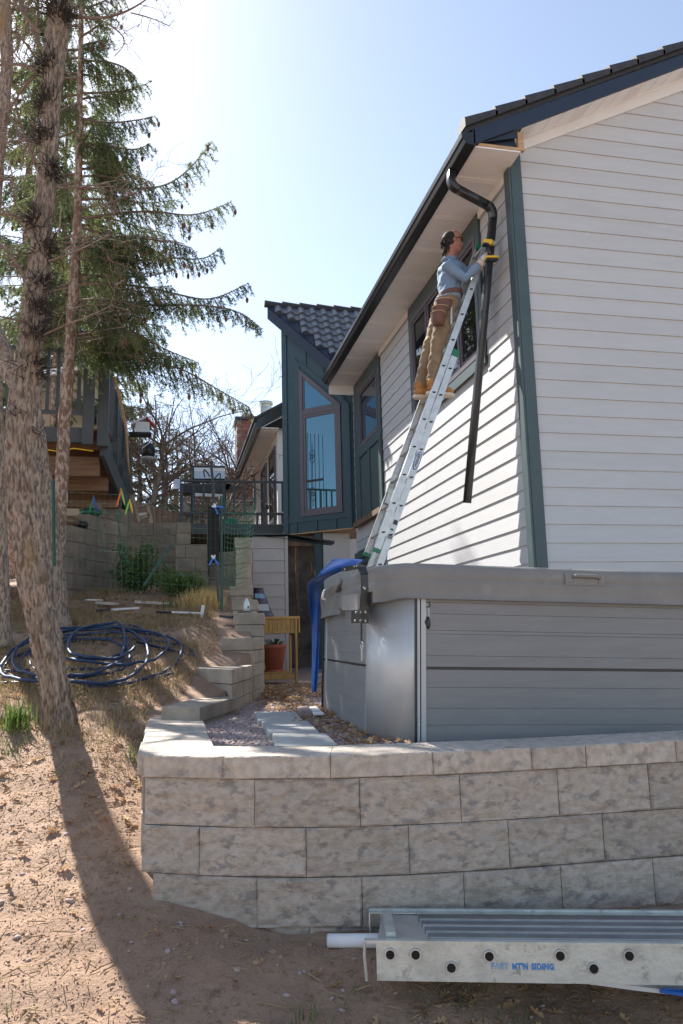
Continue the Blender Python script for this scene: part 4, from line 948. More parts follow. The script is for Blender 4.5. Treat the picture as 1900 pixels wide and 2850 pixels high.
def lerp(a, b, t): return np.array(a)*(1-t)+np.array(b)*t
hipc = (hipR+hipL)/2
limb([hipc+V(0, 0, -.07), hipc, hipc+V(0, 0, .07)], [.10, .125, .118], [.15, .178, .165], 1)
limb([waist+V(-.01, 0, -.10), waist, lerp(waist, chest, .5), chest, lerp(chest, neckb, .5), lerp(chest, neckb, .72)], [.118, .115, .122, .130, .108, .07], [.165, .158, .172, .190, .175, .11], 0)
limb([neckb+V(-.01, 0, -.04), neckb+V(.015, 0, .02), head+V(-.005, 0, -.04)], [.085, .068, .062], [.085, .066, .06], 2)
for sh, el_, wr in ((shR, elR, wrR), (shL, elL, wrL)):
    limb([lerp(sh, V(chest[0], sh[1], sh[2]-.02), .3), sh, lerp(sh, el_, .5), el_, lerp(el_, wr, .4), lerp(el_, wr, .85)], [.06, .068, .060, .052, .050, .038], [.06, .066, .056, .05, .048, .036], 0, lat=(0, .8, .3))
    limb([lerp(el_, wr, .8), wr+nrm(wr-el_)*.02], [.03, .028], [.03, .028], 2, lat=(0, .8, .3))
for hp, kn, an in ((hipR, knR, anR), (hipL, knL, anL)):
    limb([hp+V(0, 0, .03), lerp(hp, kn, .3), lerp(hp, kn, .7), kn, lerp(kn, an, .3), lerp(kn, an, .7), an+V(0, 0, -.01)], [.105, .098, .078, .070, .070, .062, .062], [.092, .09, .074, .066, .066, .058, .058], 1)
# head: skull, face, jaw, nose, ears
bm_.ball(head+V(-.012, 0, .025), (.098, .078, .095), 20); bm_.ball(head+V(.022, 0, -.02), (.075, .066, .098), 18); bm_.ball(head+V(.045, 0, -.075), (.05, .05, .042), 14)
bm_.ball(head+V(.098, 0, -.008), (.016, .012, .026), 8); bm_.ball(head+V(.108, 0, -.025), (.014, .014, .012), 8); bm_.ball(head+V(.086, 0, -.062), (.014, .024, .009), 8); bm_.ball(head+V(.082, 0, -.078), (.013, .022, .008), 8); bm_.ball(head+V(.082, 0, .028), (.015, .05, .010), 10)
for sy in (-1, 1): bm_.ball(head+V(-.008, sy*.078, -.005), (.018, .010, .03), 8)
segs.append((2, head+V(0, 0, -.06), head+V(0, 0, .05), .1))
me0 = bm_.mesh('person_raw', SHIRT); o0 = bpy.data.objects.new('person_raw', me0); COL.objects.link(o0)
rm = o0.modifiers.new('r', 'REMESH'); rm.mode = 'VOXEL'; rm.voxel_size = .0095
sm = o0.modifiers.new('s', 'SMOOTH'); sm.factor = .5; sm.iterations = 3
dg = bpy.context.evaluated_depsgraph_get(); pme = bpy.data.meshes.new_from_object(o0.evaluated_get(dg)); bpy.data.objects.remove(o0)
pme.materials.clear()
for q in (SHIRT, TROU, SKIN): pme.materials.append(q)
nv = len(pme.vertices); co = np.empty(nv*3, np.float32); pme.vertices.foreach_get('co', co); co = co.reshape(-1, 3).astype(float)
no = np.empty(nv*3, np.float32); pme.vertices.foreach_get('normal', no); no = no.reshape(-1, 3)
lab = np.zeros(nv, int); best = np.full(nv, 1e9)
for l_, a, b, r in segs:
    ab = b-a; t = np.clip(((co-a)@ab)/(ab@ab), 0, 1); d = np.linalg.norm(co-(a+t[:, None]*ab), axis=1)-r
    k = d < best; best[k] = d[k]; lab[k] = l_
lab[(lab == 1) & (co[:, 2] > hipc[2]+.06)] = 0
lab[(lab == 0) & (co[:, 2] < hipc[2]+.02)] = 1
# cloth folds
fold = ((fbm(np.stack([co[:, 0]*13+co[:, 2]*9, co[:, 1]*13, co[:, 2]*17-co[:, 0]*14], -1), 3)-.45)*.040+(np.abs(fbm(np.stack([co[:, 0]*7, co[:, 1]*7+co[:, 2]*12, co[:, 2]*9], -1), 2)-.4)-.1)*.04)*(lab != 2)*np.where(lab == 1, 1.0, .6)
co = co+no*fold[:, None]; pme.vertices.foreach_set('co', co.astype(np.float32).ravel())
npol = len(pme.polygons); vi = np.array([p.vertices[0] for p in pme.polygons]); pme.polygons.foreach_set('material_index', lab[vi].astype(np.int32)); pme.polygons.foreach_set('use_smooth', np.ones(npol, bool)); pme.update()
pme.name = 'person'; person = link('person', pme); tag(person, 'person in blue-grey shirt and tan trousers standing on the ladder holding a drill', 'person')
# hair: balding top, dark curls at the back
m = MB()
m.ball(head+V(-.032, 0, .022), (.088, .083, .092), 18)
o = m.build('hair', HAIR, person, True)
m = MB(); r_ = np.random.default_rng(4)
for i in range(70):
    a = r_.uniform(-.06, .06); z = r_.uniform(-.14, .05); p = head+V(-.10+abs(a)*.5+r_.uniform(-.02, .02)-(.01 if z > -.05 else 0), a, z)
    pts = [p+V(-.012*t+.008*math.sin(t*6+i), .006*math.cos(t*5+i), -.035*t) for t in np.linspace(0, 1.3, 6)]; m.tube(pts, [.006, .006, .006, .005, .004, .002], 5)
hc = m.build('curls', HAIR, o, True); hc['kind'] = 'stuff'
m = MB(); m.ball(head+V(.012, 0, .040), (.082, .0825, .083), 18); m.build('forehead', SKIN, person, True)
# safety glasses
m = MB()
for sy in (-1, 1):
    m.tube([head+V(-.01, sy*.083, .012), head+V(.07, sy*.078, .014)], .004, 6)
    m.ball(head+V(.088, sy*.035, .010), (.010, .028, .017), 10)
m.tube([head+V(.07, -.078, .014), head+V(.097, -.04, .018), head+V(.102, 0, .018), head+V(.097, .04, .018), head+V(.07, .078, .014)], .004, 6); m.build('safety_glasses', BLACKM, person, True)
# gloves with five fingers each
def glove(wr, d, up, grip, lab_):
    d, up = nrm(d), nrm(up); sd = nrm(np.cross(d, up)); m = MB()
    m.tube([wr-d*.03, wr+d*.015], [.040, .036], 12); m.ball(wr+d*.055, (.045, .030, .045), 14)
    for i, (o_, L) in enumerate(((.028, .062), (.010, .07), (-.009, .066), (-.027, .052))):
        b = wr+d*.085+up*o_; c = b+d*.030+grip*.014; e = c+d*.004+grip*.032*L/.062; f_ = e-d*.022+grip*.008
        m.tube([b-d*.02, b, c, e, f_], [.013, .0125, .0115, .0105, .008], 8)
    b = wr+d*.035+up*.034; m.tube([b, b+up*.018+d*.02, b+up*.022+d*.05+grip*.012, b+up*.016+d*.065+grip*.02], [.015, .014, .012, .009], 8)
    return m.build('glove', GLOVE, person, True)
glove(wrR, Y_(1124, 583, 6.77)-wrR, (.2, 0, 1), nrm(V(.5, .75, -.2)), 'r')
glove(wrL, Y_(1121, 606, 6.93)-wrL, (.2, 0, 1), nrm(V(.6, -.6, .1)), 'l')
# boots
for an, tip in ((anR, Y_(1033, 891, 7.10)), (anL, Y_(1006, 903, 7.27))):
    f_ = nrm(V(tip[0]-an[0], 0, 0)+V(0, .02, 0)); L = .20; z = an[2]
    m = MB(); m.tube([an+V(0, 0, .03), an+V(0, 0, -.04)], [.06, .058], 14)
    m.tube([an+V(-.05, 0, -.055), an+V(.02, 0, -.058), an+f_*.12+V(0, 0, -.075), an+f_*.185+V(0, 0, -.085), an+f_*.222+V(0, 0, -.088)], [.047, .053, .047, .042, .022], 14)
    b = m.build('boot', BOOT, person, True)
    pl = [(-.082, 0), (-.06, .04), (0, .046), (.11, .052), (.19, .05), (.235, .02), (.235, -.02), (.19, -.05), (.11, -.052), (0, -.046), (-.06, -.04)]
    m = MB(); m.prism([an+f_*x+V(0, y, -.140) for x, y in pl], (0, 0, .034)); bev(m.build('sole', SOLE, b), .006, 2)
# tool belt and pouches (hang on the near hip)
bc = Y_(1032, 682, 7.15)
m = MB(); pts = [bc+V(.128*math.cos(a), .178*math.sin(a), .012*math.cos(a)) for a in np.linspace(0, 2*math.pi, 29)]
for a, b in zip(pts[:-1], pts[1:]): m.bar(a, b, .008, .045, up=(0, 0, 1))
belt = m.build('tool_belt', LEATH, person)
def pouch(c, w, h, d, ang):
    ca, sa = math.cos(ang), math.sin(ang); out = V(sa*-1*0+ca, -sa, 0); out = V(-ca*.55, -abs(sa), 0); out = nrm(out); tn = V(-out[1], out[0], 0)
    m = MB(); pr = []
    for t in np.linspace(0, 1, 7):
        ww = w*(1-.25*t*t); pr.append((t, ww))
    vs = []; n = 11
    for t, ww in pr:
        for q in np.linspace(0, math.pi, n): vs.append(c+tn*ww/2*math.cos(q)+out*d*(1-.35*t**3)*math.sin(q)+V(0, 0, -h*t))
    k = len(pr); m.add(vs, [(i*n+j, i*n+j+1, (i+1)*n+j+1, (i+1)*n+j) for i in range(k-1) for j in range(n-1)]+[tuple(range(n-1, -1, -1)), tuple((k-1)*n+j for j in range(n))]+[tuple(i*n for i in range(k)), tuple(i*n+n-1 for i in range(k-1, -1, -1))])
    o = m.build('pouch', LEATH, belt)
    m = MB(); m.tube([c+tn*w/2*math.cos(q)+out*d*math.sin(q)+V(0, 0, .001) for q in np.linspace(0, math.pi, 14)], .0042, 6); m.build('stitched_rim', RAW, person)
    return o
pouch(Y_(1020, 690, 6.985), .17, .11, .06, 1.2); pouch(Y_(1010, 708, 6.96), .17, .10, .085, 1.2); pouch(Y_(1005, 722, 6.93), .15, .13, .10, 1.2)
m = MB(); m.tube([Y_(1036, 700, 6.965), Y_(1036, 745, 6.965)], .012, 8); m.build('hammer_loop', ALUD, person)
# cordless drill
drill = thing('cordless_drill', 'yellow and black cordless drill held against the black downspout', 'drill', Y_(1124, 580, 6.74))
dt, db_ = Y_(1119, 557, 6.755), Y_(1128, 594, 6.74)
m = MB(); m.obox(dt+V(-.045, -.028, -.028), (.095, 0, .0), (0, .056, 0), (0, 0, .056)); bev(m.build('motor_housing', YEL, drill), .012, 3)
m = MB(); m.obox(dt+V(-.05, -.029, -.040), (.05, 0, 0), (0, .058, 0), (0, 0, .022)); m.build('grip_band', BLACKM, drill)
m = MB(); m.lathe(dt+V(.05, 0, 0), [(.026, 0), (.026, .02), (.02, .045), (.008, .055)], 14, ax=(1, .25, 0)); m.build('chuck', ALUD, drill)
m = MB(); m.tube([dt+V(-.01, 0, -.02), lerp(dt, db_, .5)+V(-.005, 0, 0), db_+V(-.005, 0, .02)], [.024, .02, .022], 10); m.build('handle', BLACKM, drill, True)
m = MB(); m.obox(db_+V(-.065, -.038, -.012), (.13, 0, .01), (0, .076, 0), (0, 0, .024)); bev(m.build('battery_base', YEL, drill), .006, 2)
m = MB(); m.obox(db_+V(-.06, -.036, -.034), (.12, 0, .01), (0, .072, 0), (0, 0, .0215)); bev(m.build('battery', BLACKM, drill), .006, 2)

# ================================================================== WALKBOARD + ROLL IN FRONT OF THE WALL
cB = lambda x, y: ((880+x/3.0154)/K, (2450+y/3.0154)/K)
wb = thing('walkboard', 'aluminium scaffold plank with round rung ends lying below the curved wall', 'scaffold plank', (1.4, 2.9, -.1))
zt0 = .125                                              # top of the near rail
pa, pb = onZ(*cB(400, 512), zt0), onZ(1568, 2170, zt0)
wd = nrm(pb-pa); L = 3.2; wn = nrm(V(-wd[1], wd[0], 0)); up = V(0, 0, 1)
Wd = .34; Hh = .135
A0 = pa
def wp(s, n, z): return A0+wd*s+wn*n+up*z
for n0, inn in ((0, 1), (Wd, -1)):                        # channel rails
    m = MB(); m.obox(wp(.045, n0, -Hh), wd*L, wn*.004*inn, up*Hh); m.obox(wp(0, n0+.004*inn, -.004), wd*L, wn*.03*inn, up*.004) ; m.obox(wp(.045, n0+.004*inn, -Hh), wd*L, wn*.03*inn, up*.004)
    if inn == -1: pass
    m.build('side_rail', ALUD, wb)
    m = MB(); m.obox(wp(0, n0-.005, -.0045), wd*L, wn*.014, up*.010); m.build('rail_lip', ALUD, wb)
    m = MB(); m.tube([wp(.003, n0-.002, -.0), wp(.0, n0-.004, -.05), wp(.006, n0-.002, -Hh)], .006, 6); m.build('rail_end', ALU, wb)
# deck: end plate and ribbed deck boards
m = MB(); m.obox(wp(.05, .036, -.016), wd*.19, wn*(Wd-.072), up*.008); m.build('end_plate', ALU, wb)
m = MB(); m.bar(wp(.10, .045, .002), wp(.075, Wd-.05, .002), .035, .03); m.build('end_brace', ALUD, wb)
DECKM = mat('dark_deck_tread', (.20, .205, .215), .5, .6, col2=(.25, .255, .265), scale=9, bump=.3, bscale=110)
for i in range(4):
    a = .040+i*(Wd-.08)/4; m = MB(); m.obox(wp(.24-.012*i, a+.005, -.012), wd*(L-.24), wn*((Wd-.08)/4-.010), up*.009); m.build('deck_board', DECKM, wb)
    m = MB(); m.obox(wp(.245-.012*i, a-.004, -.012), wd*(L-.24), wn*.008, up*.015); m.build('deck_rib', ALU, wb)
def onrail(x, y):                                          # point on the outside of the near rail
    r = ray(*cB(x, y)); t = np.dot(A0-EYE, wn)/np.dot(r, wn); p = EYE+r*t; return (p-A0)@wd, p[2]-zt0
for q in ((620, 618), (833, 620), (1132, 728), (1450, 632)):
    s, z = onrail(*q)
    m = MB(); m.lathe(wp(s, -.001, z), [(.019, 0), (.022, .004), (.021, .007), (.0165, .007), (.016, .001)], 18, ax=-wn); ro = m.build('rung_end', ALU, wb)
    m = MB(); m.lathe(wp(s, -.0015, z), [(.0155, 0), (.0155, .0035), (.001, .0036)], 16, ax=-wn); m.build('dark_rung_disc', DARK, ro)  # solid dark disc in place of the shade in the hole
INK = mat('blue_stencil_paint', (.03, .22, .55), .7, col2=(.12, .28, .52), scale=70, thr=(.50, .65))
INKF = mat('faded_blue_stencil', (.16, .33, .53), .7, col2=(.33, .42, .5), scale=40, thr=(.45, .62))
cB6 = lambda x, y: ((1100+x/1.96)/K, (2000+y/1.96)/K)
def onrail6(x, y):
    r = ray(*cB6(x, y)); t = np.dot(A0-EYE, wn)/np.dot(r, wn); p = EYE+r*t; return (p-A0)@wd, p[2]-zt0
s0_, z_ = onrail6(550, 1350); s1_, _ = onrail6(618, 1350); s2_, _ = onrail6(637, 1350); s3_, _ = onrail6(722, 1350); s4_, _ = onrail6(742, 1350); s5_, _ = onrail6(865, 1350)
for txt, a, b, mt in (('FAST', s0_-.02, s1_, INKF), ("MT'N", s2_, s3_, INK), ('SIDING', s4_, s5_, INK)):
    me = text_mesh(txt, .028, 'stencil_lettering', mt, .0004, 0, 1.12, .0014); xs = [v.co.x for v in me.vertices]; w = max(xs)-min(xs); f_ = (b-a)/w
    for v in me.vertices: v.co.x *= f_
    place_text(me, wp((a+b)/2, -.0018, z_), wd, up, 'stencil_lettering', wb)
for q in (897, 1080, 1273):                                    # more rung ends along the rail to the right
    for yy, zz in ((1290, -.045), (1360, -.10)):
        if (q == 1080) != (yy == 1360): continue
        s, z = onrail6(q, yy); m = MB(); m.lathe(wp(s, -.001, z), [(.019, 0), (.022, .004), (.021, .007), (.0165, .007), (.016, .001)], 18, ax=-wn); ro = m.build('rung_end', ALU, wb)
        m = MB(); m.lathe(wp(s, -.0015, z), [(.0155, 0), (.0155, .0035), (.001, .0036)], 16, ax=-wn); m.build('dark_rung_disc', DARK, ro)  # dark disc painted as the shaded inside of the rung
# rolled white sheet sticking out under the plank
ra = onZ(*cB(95, 505), .03); rb = ra+wd+wn*.03
m = MB(); dd = nrm(rb-ra); m.tube([ra, ra+dd*.25, ra+dd*.62], [.026, .028, .028], 18)
ro = m.build('roll', WHITEP, smooth=True); tag(ro, 'white plastic sheet rolled into a tube poking out under the aluminium plank', 'sheet roll')
m = MB(); m.tube([ra-dd*.004, ra-dd*.002], [.020, .020], 16); m.build('roll_core', CAPM, ro)
# folded sheet edge below the plank at the right
m = MB(); q0, q1, q2, q3 = onZ(*cB6(860, 1421), -.045), onZ(*cB6(1600, 1421), -.045), onZ(*cB6(1600, 1515), -.07), onZ(*cB6(1330, 1485), -.07)
m.prism([q0, q3, q2, q1], (0, 0, .015)); sh_ = m.build('sheet', WHITEP); tag(sh_, 'white folded plastic sheet edge lying under the right end of the plank', 'sheet')
m = MB(); m.prism([onZ(*cB6(1440, 1495), -.062), onZ(*cB6(1600, 1520), -.062), onZ(*cB6(1600, 1500), -.055), onZ(*cB6(1480, 1488), -.055)], (0, 0, .012)); m.build('blue_edge', BLUECL, sh_)
# ================================================================== TREES
def px_path(rows, Yf, sc=1.0):
    pts, rad = [], []
    for i, (u, v, w) in enumerate(rows):
        Y = Yf(i/(len(rows)-1)) if callable(Yf) else Yf
        p = onY(u, v, Y); d = (CM @ (p-EYE))[2]; pts.append(p); rad.append(w*K/FPX*d/2*sc)
    return np.array(pts), np.array(rad)
def resample(P, R, step):
    P = np.array(P); L = np.concatenate([[0], np.cumsum(np.linalg.norm(np.diff(P, axis=0), axis=1))]); n = max(4, int(L[-1]/step))
    t = np.linspace(0, L[-1], n)
    # smooth (Catmull-like through cubic interpolation of a moving average)
    Q = np.stack([np.interp(t, L, P[:, k]) for k in range(3)], 1); r = np.interp(t, L, R)
    for _ in range(4):
        w = max(1, int(.12/step)); ker = np.ones(2*w+1)/(2*w+1)
        Qp = np.pad(Q, ((w, w), (0, 0)), mode='reflect', reflect_type='odd'); Q = np.stack([np.convolve(Qp[:, k], ker, 'valid') for k in range(3)], 1)
    return Q, r
def trunk(rows, Y, name, mt, par, n=40, step=.03, rough=.10, flare=0, kind=None):
    P, R = px_path(rows, Y); Q, r = resample(P, R, step)
    if flare: k = np.linspace(0, 1, len(r)); r = r*(1+flare*np.exp(-k*len(r)*step/.12))
    return trunk3(Q, r, name, mt, par, n, rough, kind), Q, r
def trunk3(Q, r, name, mt, par, n=40, rough=.10, kind=None):
    T_ = np.gradient(Q, axis=0); T_ /= np.linalg.norm(T_, axis=1, keepdims=True); rr = nrm(np.cross(T_[0], (0, 1, 0))); vs = []
    an = np.linspace(0, 2*np.pi, n, endpoint=False); L = np.cumsum(np.concatenate([[0], np.linalg.norm(np.diff(Q, axis=0), axis=1)]))
    for i in range(len(Q)):
        rr = nrm(rr-T_[i]*np.dot(rr, T_[i])); q = np.cross(T_[i], rr)
        c = np.stack([np.cos(an)*2.6, np.sin(an)*2.6, np.full(n, L[i]*4.5)], 1)*(1 if n < 50 else 1.25)
        f = fbm(c*np.array([1.7, 1.7, 1]), 3)-.45; g = np.abs(fbm(c*np.array([2.6, 2.6, 1.1])+9, 2)-.4)
        rad = r[i]*(1+rough*(f*1.1)+rough*1.9*(np.clip(g, 0, .16)/.16-.5))
        vs.append(Q[i]+rad[:, None]*(np.cos(an)[:, None]*rr+np.sin(an)[:, None]*q))
    k = len(Q); vs = np.concatenate(vs); I = np.arange(k-1)[:, None]*n+np.arange(n)[None]; J = np.arange(k-1)[:, None]*n+(np.arange(n)[None]+1) % n
    F = np.stack([I, J, J+n, I+n], -1).reshape(-1, 4)
    return link(name, npmesh(name, vs, F, mt, False), par, kind)
def grow(m, p, d, L, r, depth, R_, spread=.75, up=.15, nseg=5, wig=.22, kids=(3, 5), minr=.0018):
    pts = [V(*p)]; d = nrm(d); dirs = []
    for i in range(nseg):
        d = nrm(d+R_.normal(0, wig, 3)+V(0, 0, up*.3)); dirs.append(d); pts.append(pts[-1]+d*L/nseg)
    rad = [max(minr, r*(1-.75*i/nseg)) for i in range(nseg+1)]; m.tube(pts, rad, 4 if r < .012 else 6, cap=False)
    if depth <= 0: return
    for k in range(R_.integers(*kids)):
        i = R_.integers(1, nseg+1); a = R_.normal(0, spread, 3); grow(m, pts[i], dirs[i-1]+a, L*R_.uniform(.45, .72), rad[i]*R_.uniform(.55, .8), depth-1, R_, spread, up, nseg, wig, kids, minr)
# --- needles: shoots are (a, b) pairs
class Shoots:
    def __init__(s): s.a = []; s.b = []
    def add(s, a, b): s.a.append(a); s.b.append(b)
    def build(s, name, mt, par, per_m=150, ln=.026, w=.0042, R_=np.random.default_rng(1), spread=.8):
        a = np.array(s.a); b = np.array(s.b); L = np.linalg.norm(b-a, axis=1); n = np.maximum(4, (L*per_m).astype(int)); i = np.repeat(np.arange(len(a)), n)
        t = R_.uniform(0, 1.05, len(i)); o = a[i]+(b-a)[i]*t[:, None]; d = ((b-a)/(L[:, None]+1e-9))[i]
        rnd = R_.normal(0, 1, (len(i), 3)); rnd -= d*np.sum(rnd*d, 1, keepdims=True); rnd /= np.linalg.norm(rnd, axis=1, keepdims=True)+1e-9
        nd = d*R_.uniform(.4, .9, (len(i), 1))+rnd*spread; nd /= np.linalg.norm(nd, axis=1, keepdims=True); l = ln*R_.uniform(.7, 1.2, (len(i), 1))
        sd_ = np.cross(nd, R_.normal(0, 1, (len(i), 3))); sd_ /= np.linalg.norm(sd_, axis=1, keepdims=True)+1e-9
        v = np.stack([o-sd_*w/2, o+sd_*w/2, o+nd*l*.6+sd_*w*.45, o+nd*l], 1); f = np.array([(0, 1, 2), (0, 2, 3)])[None]+(np.arange(len(i))*4)[:, None, None]
        return link(name, npmesh(name, v, f.reshape(-1, 3), mt), par, kind='stuff')
CONE = mat('fir_cone', (.16, .07, .035), .8, col2=(.10, .045, .025), scale=30)
def fir_branch(tw, sh, cones, P, R_, droop=.30, dens=.045, ls=.34, bare=.16):
    P, r = resample(np.array(P), np.linspace(.016, .003, len(P)), .05); n = len(P); tw.tube(P, r, 5, cap=False)
    L = np.linalg.norm(np.diff(P, axis=0), axis=1).sum(); T_ = np.gradient(P, axis=0)
    k = int(L/dens); 
    for i in range(k):
        t = (i+R_.uniform(0, 1))/k
        if t < bare and R_.uniform() < .8: continue
        p = np.array([np.interp(t*(n-1), np.arange(n), P[:, q]) for q in range(3)]); d = nrm(T_[min(n-1, int(t*(n-1)))])
        s = nrm(np.cross(d, (0, 0, 1)))*(1 if i % 2 else -1)
        ll = ls*(1.15-t)**.6*R_.uniform(.5, 1.15)
        dd = nrm(d*.75+s*R_.uniform(.25, .9)+V(0, 0, -R_.uniform(.2, 1.1)*droop*2.4)); q = p; pts = [p]
        ns = 4
        for j in range(ns):
            dd = nrm(dd+V(0, 0, -.28*droop*2)+R_.normal(0, .08, 3)); q2 = q+dd*ll/ns; sh.add(q, q2); pts.append(q2)
            for sg in (-1, 1):
                if R_.uniform() < .75:
                    s2 = nrm(np.cross(dd, R_.normal(0, 1, 3))); e = q2+nrm(dd*.8+s2*.7+V(0, 0, -.35))*ll*.32*(1.2-j/ns); sh.add(q2, e)
            q = q2
        tw.tube(pts, [.004, .0035, .003, .002, .0015], 3, cap=False)
        if t > .55 and R_.uniform() < .10: cones.append(q)
    for a, b in zip(P[int(n*.6):-1], P[int(n*.6)+1:]): sh.add(a, b)
BURR = mat('dark_burr_twig', (.045, .034, .03), .95)
oak = thing('oak_tree', 'leaning oak with furrowed grey-brown bark and twiggy burrs beside the blue hose', 'tree', onY(138, 1668, 5.6))
rows = [(140, 1700, 80), (138, 1665, 70), (126, 1570, 65), (112, 1500, 66), (100, 1440, 68), (84, 1350, 74), (70, 1250, 80), (58, 1150, 84), (53, 1050, 84), (54, 960, 78), (62, 870, 74), (70, 800, 66), (80, 710, 60), (88, 640, 57), (96, 540, 54), (102, 450, 50), (112, 370, 47), (115, 290, 46), (117, 215, 48), (124, 130, 55), (134, 60, 58), (142, -10, 58), (150, -150, 52), (165, -420, 46), (200, -800, 36), (230, -1200, 22)]
rows = [(u, v, w*(.80 if v < 900 else .88 if v < 1200 else .94)) for u, v, w in rows]
_, OQ, OR = trunk(rows, 5.6, 'trunk', BARK, oak, n=84, step=.016, rough=.15, flare=.25)
trunk([(62, 905, 40), (40, 880, 46), (18, 838, 46), (-15, 770, 42), (-60, 640, 38), (-110, 400, 30)], lambda t: 5.62+.5*t, 'limb', BARK, oak, n=36, step=.025)
R_ = np.random.default_rng(11); tm = MB()
def oakat(v):      # trunk point seen near image height v
    vs = np.array([proj(p)[1] for p in OQ]); i = int(np.argmin(abs(vs-v))); return OQ[i], OR[i]
for u, v in ((108, 40), (160, 52), (116, 166), (116, 240), (100, 320), (136, 400), (88, 516), (104, 580), (120, 660), (96, 715), (100, 770), (80, 850), (60, 980)):
    p, r = oakat(v); side = 1 if u > proj(p)[0] else -1
    k = 46 if v < 900 else 9
    for i in range(k):
        a = R_.uniform(-1.9, .9); dr = nrm(V(math.cos(a)*side*1.0+R_.normal(0, .35), -abs(math.sin(a))*.9-.2, R_.uniform(-.4, .6)))
        grow(tm, p+dr*r*.9+V(0, 0, R_.normal(0, .03)), dr, R_.uniform(.05, .17), .005, 1, R_, .9, .1, 3, .35, (1, 4), .0016)
tw_o = tm.build('burr_twigs', BURR, oak); tw_o['kind'] = 'stuff'
# bare side branches (traced)
bm2 = MB()
def traced(rows, Y0, Y1, depth=2, sub=.35):
    P, r = px_path(rows, lambda t: Y0+(Y1-Y0)*t); P, r = resample(P, r, .03); bm2.tube(P, r, 6, cap=False); n = len(P)
    for i in range(int(n*.2), n, max(1, n//9)):
        d = nrm(P[min(i+1, n-1)]-P[max(i-1, 0)]); grow(bm2, P[i], d+R_.normal(0, .7, 3), sub*R_.uniform(.4, 1), r[i]*.55, depth, R_, .6, .05, 5, .2, (1, 4), .0014)
traced([(160, 36, 9), (200, 44, 7), (240, 49, 6), (285, 36, 5), (318, 14, 4), (346, 0, 3), (372, -30, 2)], 5.6, 5.2, 2, .4)
traced([(240, 50, 4), (262, 66, 4), (290, 78, 3), (312, 90, 3), (290, 115, 2), (262, 130, 2)], 5.45, 5.3, 2, .3)
traced([(300, 30, 3), (330, 32, 3), (362, 34, 2), (388, 60, 2)], 5.3, 5.2, 1, .2)
traced([(96, 80, 9), (70, 60, 8), (50, 30, 7), (40, -10, 6)], 5.6, 5.8, 2, .5)
traced([(88, 165, 8), (60, 150, 7), (30, 140, 5), (-10, 150, 4)], 5.6, 5.9, 3, .5)
traced([(88, 168, 6), (66, 180, 5), (40, 215, 4), (18, 260, 3)], 5.6, 5.9, 2, .4)
traced([(92, 320, 6), (60, 330, 5), (20, 320, 4), (-20, 330, 3)], 5.6, 5.8, 3, .5)
traced([(76, 520, 7), (40, 500, 6), (0, 480, 4)], 5.6, 5.7, 3, .5)
traced([(126, 430, 6), (165, 440, 5), (200, 425, 4), (250, 420, 3)], 5.5, 5.2, 2, .35)
traced([(112, 600, 6), (160, 590, 5), (210, 560, 3), (250, 540, 2)], 5.5, 5.2, 2, .35)
traced([(100, 770, 6), (150, 740, 4), (200, 735, 3), (260, 700, 2)], 5.5, 5.2, 2, .3)
traced([(64, 740, 7), (30, 720, 5), (-10, 725, 4)], 5.5, 5.4, 3, .45)
traced([(150, -60, 12), (90, -160, 9), (0, -260, 7), (-120, -300, 5)], 5.6, 6.0, 3, .8)
traced([(155, -200, 12), (260, -330, 9), (340, -380, 6)], 5.6, 5.3, 3, .7)
br = bm2.build('branches', TWIG, oak); br['kind'] = 'stuff'
# second oak behind
oak2 = thing('oak_tree', 'darker straight oak trunk standing behind the leaning oak', 'tree', onY(138, 1428, 8.3))
trunk([(142, 1450, 44), (137, 1415, 40), (126, 1330, 44), (114, 1233, 46), (100, 1120, 42), (84, 1010, 38), (72, 880, 34), (80, 740, 30), (92, 560, 26), (108, 300, 22), (126, 0, 18), (150, -400, 12)], 8.3, 'trunk', BARK, oak2, n=36, step=.03, flare=.2)
bm2 = MB(); traced([(80, 690, 10), (40, 600, 8), (-20, 540, 6)], 8.3, 8.6, 3, .7); traced([(100, 420, 9), (60, 330, 7), (30, 220, 5)], 8.3, 8.1, 3, .6); traced([(118, 150, 8), (70, 60, 6), (40, -20, 5)], 8.3, 8.5, 3, .7)
br = bm2.build('branches', TWIG, oak2); br['kind'] = 'stuff'
# third oak on the left edge
oak3 = thing('oak_tree', 'oak trunk cut off by the left edge of the view', 'tree', onY(8, 1458, 7.6))
trunk([(10, 1485, 34), (8, 1450, 30), (5, 1350, 31), (0, 1230, 31), (-8, 1000, 33), (-18, 700, 30), (-14, 500, 27), (-2, 330, 25), (15, 190, 24), (17, 110, 27), (8, 20, 30), (0, -100, 30), (-10, -500, 22)], 7.6, 'trunk', BARK, oak3, n=36, step=.03, flare=.2)
bm2 = MB(); traced([(-8, 420, 8), (20, 400, 6), (45, 440, 4)], 7.6, 7.2, 3, .5); traced([(8, 250, 7), (40, 290, 5), (60, 340, 3)], 7.6, 7.4, 3, .5); traced([(10, 60, 7), (50, 80, 5), (80, 130, 4)], 7.6, 7.5, 3, .5)
br = bm2.build('branches', TWIG, oak3); br['kind'] = 'stuff'

